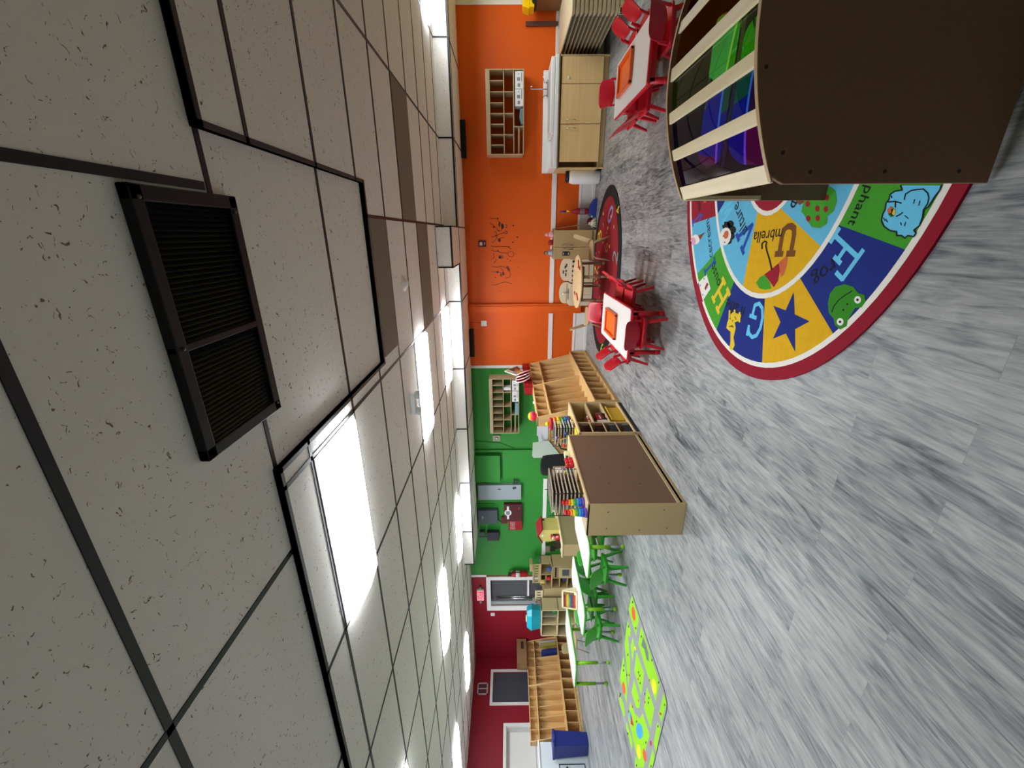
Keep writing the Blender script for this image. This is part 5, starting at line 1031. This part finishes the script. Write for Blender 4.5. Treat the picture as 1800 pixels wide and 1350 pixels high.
t = thing('toy_figure_bag', 'clear bag of toy animals with black tag on the low cabinet', 'toy bag', (-5.78, 6.45, .597)); q = MB(); q.lathe([(.06, 0), (.09, .04), (.085, .16), (.05, .26), (.06, .30)], n=14, sx=.8, sy=1.1); q.build('bag_body', clear('bag_clear', 'b8b8b0', .2), t); MB().box((-.05, -.12, .12), (.05, -.10, .22)).build('tag_card', C('101010'), t); MB().lathe([(.05, .01), (.06, .06), (.03, .14)], n=10).build('toy_animals', C('78705c'), t)
MB().box((-.06, -.13, .22), (.06, -.09, .30)).build('bag_clip', C('6c6450'), t)
o = MB().lathe([(.02, 0), (.025, .02), (.025, .06), (.01, .07)], (-5.70, 7.4, .597)).build('small_bottle', whitepl); tag(o, 'small white bottle at the far end of the low tan cabinet', 'bottle')
# colour tablet stand
t = thing('counting_stand', 'wooden slanted stand with rows of rainbow beads on the middle green-edged table', 'bead stand', (-5.62, 5.05, .50)); t.rotation_euler = (0, 0, math.radians(22)); t.scale = (.85, .85, .85)
fr = MB(); tl = math.radians(18)
def SL(u, v, o_=0): return (u, -.09+math.sin(tl)*v+o_*-.0-o_*math.cos(tl), .01+math.cos(tl)*v+o_*math.sin(tl)*0)
def sbox(q, u0, u1, v0, v1, o0, o1, mi=0):
    q.add([SL(u0, v0, o0), SL(u1, v0, o0), SL(u1, v1, o0), SL(u0, v1, o0), SL(u0, v0, o1), SL(u1, v0, o1), SL(u1, v1, o1), SL(u0, v1, o1)], [(0, 3, 2, 1), (4, 5, 6, 7), (0, 1, 5, 4), (1, 2, 6, 5), (2, 3, 7, 6), (3, 0, 4, 7)], mi)
sbox(fr, -.17, -.145, 0, .30, 0, .03); sbox(fr, .145, .17, 0, .30, 0, .03); sbox(fr, -.17, .17, 0, .03, 0, .03); sbox(fr, -.17, .17, .27, .30, 0, .03); fr.build('stand_frame', slm, t, bevel=.003)
MB().prism([(.15, -.09, 0), (.15, .10, 0), (.15, .01, .28)], (.018, 0, 0)).build('stand_foot', slm, t); MB().prism([(-.165, -.09, 0), (-.165, .10, 0), (-.165, .01, .28)], (.018, 0, 0)).build('stand_foot', slm, t)
for k, c1 in enumerate(('e07858', 'c02828', '903030', '283870', '2878a0', '90b848', 'e8d820', 'e09020', '982030', '701828')):
    q = MB(); q.tube([SL(-.14+.0, .04+k*.0235, .015), SL(.10-.012*(k % 3), .04+k*.0235, .015)], .010, n=8); q.build('bead_row', C(c1), t)

# ================================================================== LEFT BACK: play kitchen, shelf unit, tub
kt = mat('kitchen_tan', 'b09c70', .6, noise=.04, scale=60); ktd = mat('kitchen_dark', '7c6a4c', .7)
t = thing('play_kitchen', 'tan wooden play kitchen with stove and open shelves by the far door', 'play kitchen', (-8.25, 7.70, 0))
q = MB(); q.box((0, 0, 0), (.02, .4, .59)).box((.68, 0, 0), (.70, .4, .59)).box((0, 0, .57), (.70, .4, .59)).box((.33, 0, 0), (.35, .4, .57)).box((.35, 0, 0), (.7, .4, .03)).box((.35, .02, .03), (.68, .38, .57)).box((0, .38, 0), (.35, .4, .59)).box((0, 0, .19), (.33, .4, .205)).box((0, 0, .38), (.33, .4, .395)).box((0, 0, 0), (.33, .4, .02)); q.build('kitchen_body', kt, t, bevel=.003)
MB().box((.36, -.012, .09), (.67, 0, .42)).build('oven_door', C('b7a478'), t, bevel=.004); MB().box((.42, -.016, .17), (.61, -.012, .34)).build('oven_window', C('4c5054'), t)
for i in range(5): MB().tube([(.40+i*.062, 0, .50), (.40+i*.062, -.02, .50)], .022, n=12).build('knob', black, t)
q = MB(); q.box((0, .36, .59), (.70, .38, .86)).box((0, .1, .84), (.7, .38, .86)).box((0, .1, .59), (.018, .38, .86)).box((.68, .1, .59), (.70, .38, .86)).box((.34, .1, .59), (.355, .38, .84)).box((0, .1, .71), (.34, .38, .725)); q.build('hutch', kt, t, bevel=.003)
MB().box((-.60, 0, 0), (0, .38, .78)).build('fridge_block', kt, t, bevel=.004)
def slotted(x0, x1, z0, z1, y, n_, m, name):
    q = MB(); q.box((x0, y, z0), (x1, y+.015, z0+(z1-z0)*.25)).box((x0, y, z0+(z1-z0)*.72), (x1, y+.015, z1)); k = (x1-x0)/(n_*2+1)
    for i in range(n_+1): q.box((x0+2*k*i, y, z0+.05), (x0+2*k*i+k, y+.015, z1-.03))
    return q.build(name, m, t, bevel=.002)
slotted(.06, .66, .86, 1.05, .12, 7, kt, 'plate_rack'); MB().box((.45, .10, 1.05), (.68, .3, 1.12)).build('rack_end', kt, t); slotted(-.42, -.04, .80, .99, -.02, 4, slm, 'plate_rack')
for i, (x, z, c1, lb) in enumerate(((-7.72, .61, '2858a0', 'blue toy jug on the play kitchen counter'), (-8.02, .61, 'b01828', 'red toy cup on the play kitchen counter'), (-8.03, .215, '283a88', 'dark blue toy in the open shelf under the counter'), (-8.12, .74, 'c8b060', 'yellow toy plate in the play kitchen hutch'))):
    o = MB().lathe([(.045, 0), (.05, .02), (.045, .1), (.03, .11)], (x, 7.80, z-.02 if i < 2 else z)).build('toy_cup', C(c1)); tag(o, lb, 'toy cup')
q = MB()
for i, x in enumerate((-7.98, -7.93)): o = MB().ball((x, 7.88, .90), .04).build('toy_lemon', C('e0d850')); tag(o, ('yellow toy lemon on the plate rack, left one', 'yellow toy lemon on the plate rack, right one')[i], 'toy fruit')
o = MB().box((-7.66, 7.92, .86), (-7.58, 8.02, .88)).build('toy_plate', C('8090b0')); tag(o, 'small blue-grey dish on the hutch top of the play kitchen', 'dish')
# shelf unit with tub
t = thing('open_shelf', 'light wood shelf unit with see-through cells beneath the teal tub', 'shelf unit', (-9.36, 7.3, 0)); q = MB(); e_ = .025
q.box((0, 0, 0), (e_, .36, .86)).box((.86, 0, 0), (.86-e_, .36, .86)).box((0, 0, .835), (.86, .36, .86)).box((.38, 0, 0), (.41, .36, .84)).box((0, 0, 0), (.86, .36, .03)).box((0, 0, .44), (.86, .36, .46)); q.build('shelf_frame', mat('shelf_pale', 'cdbf94', .55), t, bevel=.003)
MB().box((.0, .35, .02), (.38, .36, .84)).build('back_panel', C('7a6048'), t); MB().box((.41, .35, .02), (.85, .36, .84)).build('back_panel', C('38352e'), t); q = MB(); q.box((.62, .02, .46), (.632, .34, .84)); q.build('divider', C('a8a690'), t)
for x, z, c1, lb in ((-8.70, .46, '2f7a3c', 'green toy bowl in the upper cell under the teal tub'), (-8.62, .60, 'c8ccc8', 'clear toy in the upper cell under the teal tub'), (-8.84, .46, '6a6a60', 'grey toy bottle in the upper cell under the teal tub'), (-9.10, .46, '8c7060', 'toy shoe in the plain cell of the light wood shelf')):
    if x == -8.62: continue
    o = MB().lathe([(.05, 0), (.075, .04), (.06, .10), (.03, .14)], (x, 7.45, z)).build('toy_bowl', C(c1)); tag(o, lb, 'toy')
t = thing('pink_toys', 'pink and white toy basket low in the light wood shelf', 'toy basket', (-9.15, 7.46, .03)); MB().lathe([(.08, 0), (.12, .05), (.12, .14)], n=16).build('basket', C('a89888'), t); q = MB()
for k in range(14): a = random.random()*6.28; r_ = .08*random.random(); q.ball((r_*math.cos(a), r_*math.sin(a), .15+.03*random.random()), .04, k % 3, 8)
q.build('toy_pieces', [C('c87098'), C('e8d8dc'), C('5a4a58')], t)
t = thing('teal_tub', 'teal plastic toy tub with lid on the light wood shelf', 'tub', (-8.93, 7.48, .86)); tl_ = mat('teal', '0f8fa0', .4)
oct_ = lambda a, b_, z: [(a*.62, -b_, z), (a, -b_*.5, z), (a, b_*.5, z), (a*.62, b_, z), (-a*.62, b_, z), (-a, b_*.5, z), (-a, -b_*.5, z), (-a*.62, -b_, z)]
def frust(q, A_, B2): q.add(A_+B2, [tuple(range(7, -1, -1)), tuple(range(8, 16))]+[(i, (i+1) % 8, 8+(i+1) % 8, 8+i) for i in range(8)])
q = MB(); frust(q, oct_(.30, .14, 0), oct_(.36, .17, .22)); q.build('tub_body', tl_, t, bevel=.006); q = MB(); frust(q, oct_(.37, .175, .22), oct_(.28, .12, .34)); q.build('lid', mat('teal_lid', '1aa0b4', .4), t, bevel=.006); MB().box((-.13, -.02, .34), (.07, .02, .365)).build('lid_handle', C('e8e0a0'), t, bevel=.005)
t = thing('grey_plush', 'grey plush toy with blue patch beside the teal tub', 'plush toy', (-8.72, 7.86, .78)); MB().ball((.0, 0, .09), .08).build('plush_body', C('4e6068', .9), t); MB().ball((-.02, -.02, .2), .06).build('plush_head', C('8c8a88', .9), t)
for s_ in (-1, 1): MB().ball((-.02+s_*.045, -.02, .25), .022).build('plush_ear', C('706c6c', .9), t)
# cardboard box above the far-left lockers
t = thing('cardboard_box', 'open brown cardboard box on top of the far wooden lockers', 'box', (-10.62, 7.85, 1.175)); cb = mat('cardboard', '8c6c48', .8, noise=.06, scale=40)
q = MB(); q.box((-.12, -.42, 0), (.12, .28, .01)).box((.11, -.42, 0), (.12, .28, .27)).box((-.12, -.42, 0), (-.11, .28, .27)).box((-.12, .27, 0), (.12, .28, .27)).box((-.12, -.42, 0), (.12, -.41, .16)); q.build('box_walls', cb, t); MB().prism([(.12, -.42, .20), (.12, -.42, .02), (.14, -.56, .01), (.14, -.56, .19)], (.006, 0, 0)).build('box_flap', cb, t); MB().box((.121, -.02, .08), (.123, .2, .16)).build('print', C('3a3026'), t)
# binders in the far locker
for i, (y, c1, lb, th) in enumerate(((8.10, 'b8bcc4', 'light grey binder leaning in the far locker', .05), (8.035, 'a8a450', 'olive yellow binder leaning in the far locker', .05), (7.86, '2c3a78', 'large blue book leaning in the far locker', .09))):
    q = MB(); q.prism([(-.12, 0, 0), (.13, 0, 0), (.13, -.05, .46-.02*i), (-.12, -.05, .46-.02*i)], (0, -th, .012)); o = q.build('binder', C(c1), loc=(-10.60, y-.03, .364), bevel=.004); tag(o, lb, 'binder')
# white cabinet and blue bin
t = thing('white_cabinet', 'white low cabinet with a black-framed door left of the lockers', 'cabinet', (-10.86, 4.2, 0)); MB().box((0, 0, 0), (.48, 1.42, 1.0)).build('cabinet_body', mat('cab_white', 'ccd4d8', .5), t, bevel=.004); MB().box((-.01, 0, 1.0), (.50, 1.44, 1.03)).build('cabinet_top', white, t, bevel=.003)
q = MB()
for a, c in (((.48, .45, .07), (.488, 1.02, .085)), ((.48, .45, .60), (.488, 1.02, .615)), ((.48, .45, .07), (.488, .465, .615)), ((.48, 1.005, .07), (.488, 1.02, .615))): q.box(a, c)
q.build('door_frame', C('2c3238'), t); MB().ball((.5, .95, .45), .02).build('knob', black, t)
t = thing('blue_bin', 'navy blue plastic trash bin in front of the white cabinet', 'bin', (-10.10, 5.42, 0)); bl = mat('navy_plastic', '1c2a78', .45)
def fr4(q, a, b_, z0, c, d, z1): q.add([(-a, -b_, z0), (a, -b_, z0), (a, b_, z0), (-a, b_, z0), (-c, -d, z1), (c, -d, z1), (c, d, z1), (-c, d, z1)], [(0, 3, 2, 1), (4, 5, 6, 7), (0, 1, 5, 4), (1, 2, 6, 5), (2, 3, 7, 6), (3, 0, 4, 7)])
q = MB(); fr4(q, .19, .12, 0, .225, .145, .70); q.build('bin_body', bl, t, bevel=.015); q = MB(); fr4(q, .235, .155, .69, .24, .16, .74); q.build('bin_rim', bl, t, bevel=.01); MB().box((.236, -.05, .70), (.25, .05, .73)).build('bin_handle', C('2c3ca0'), t)
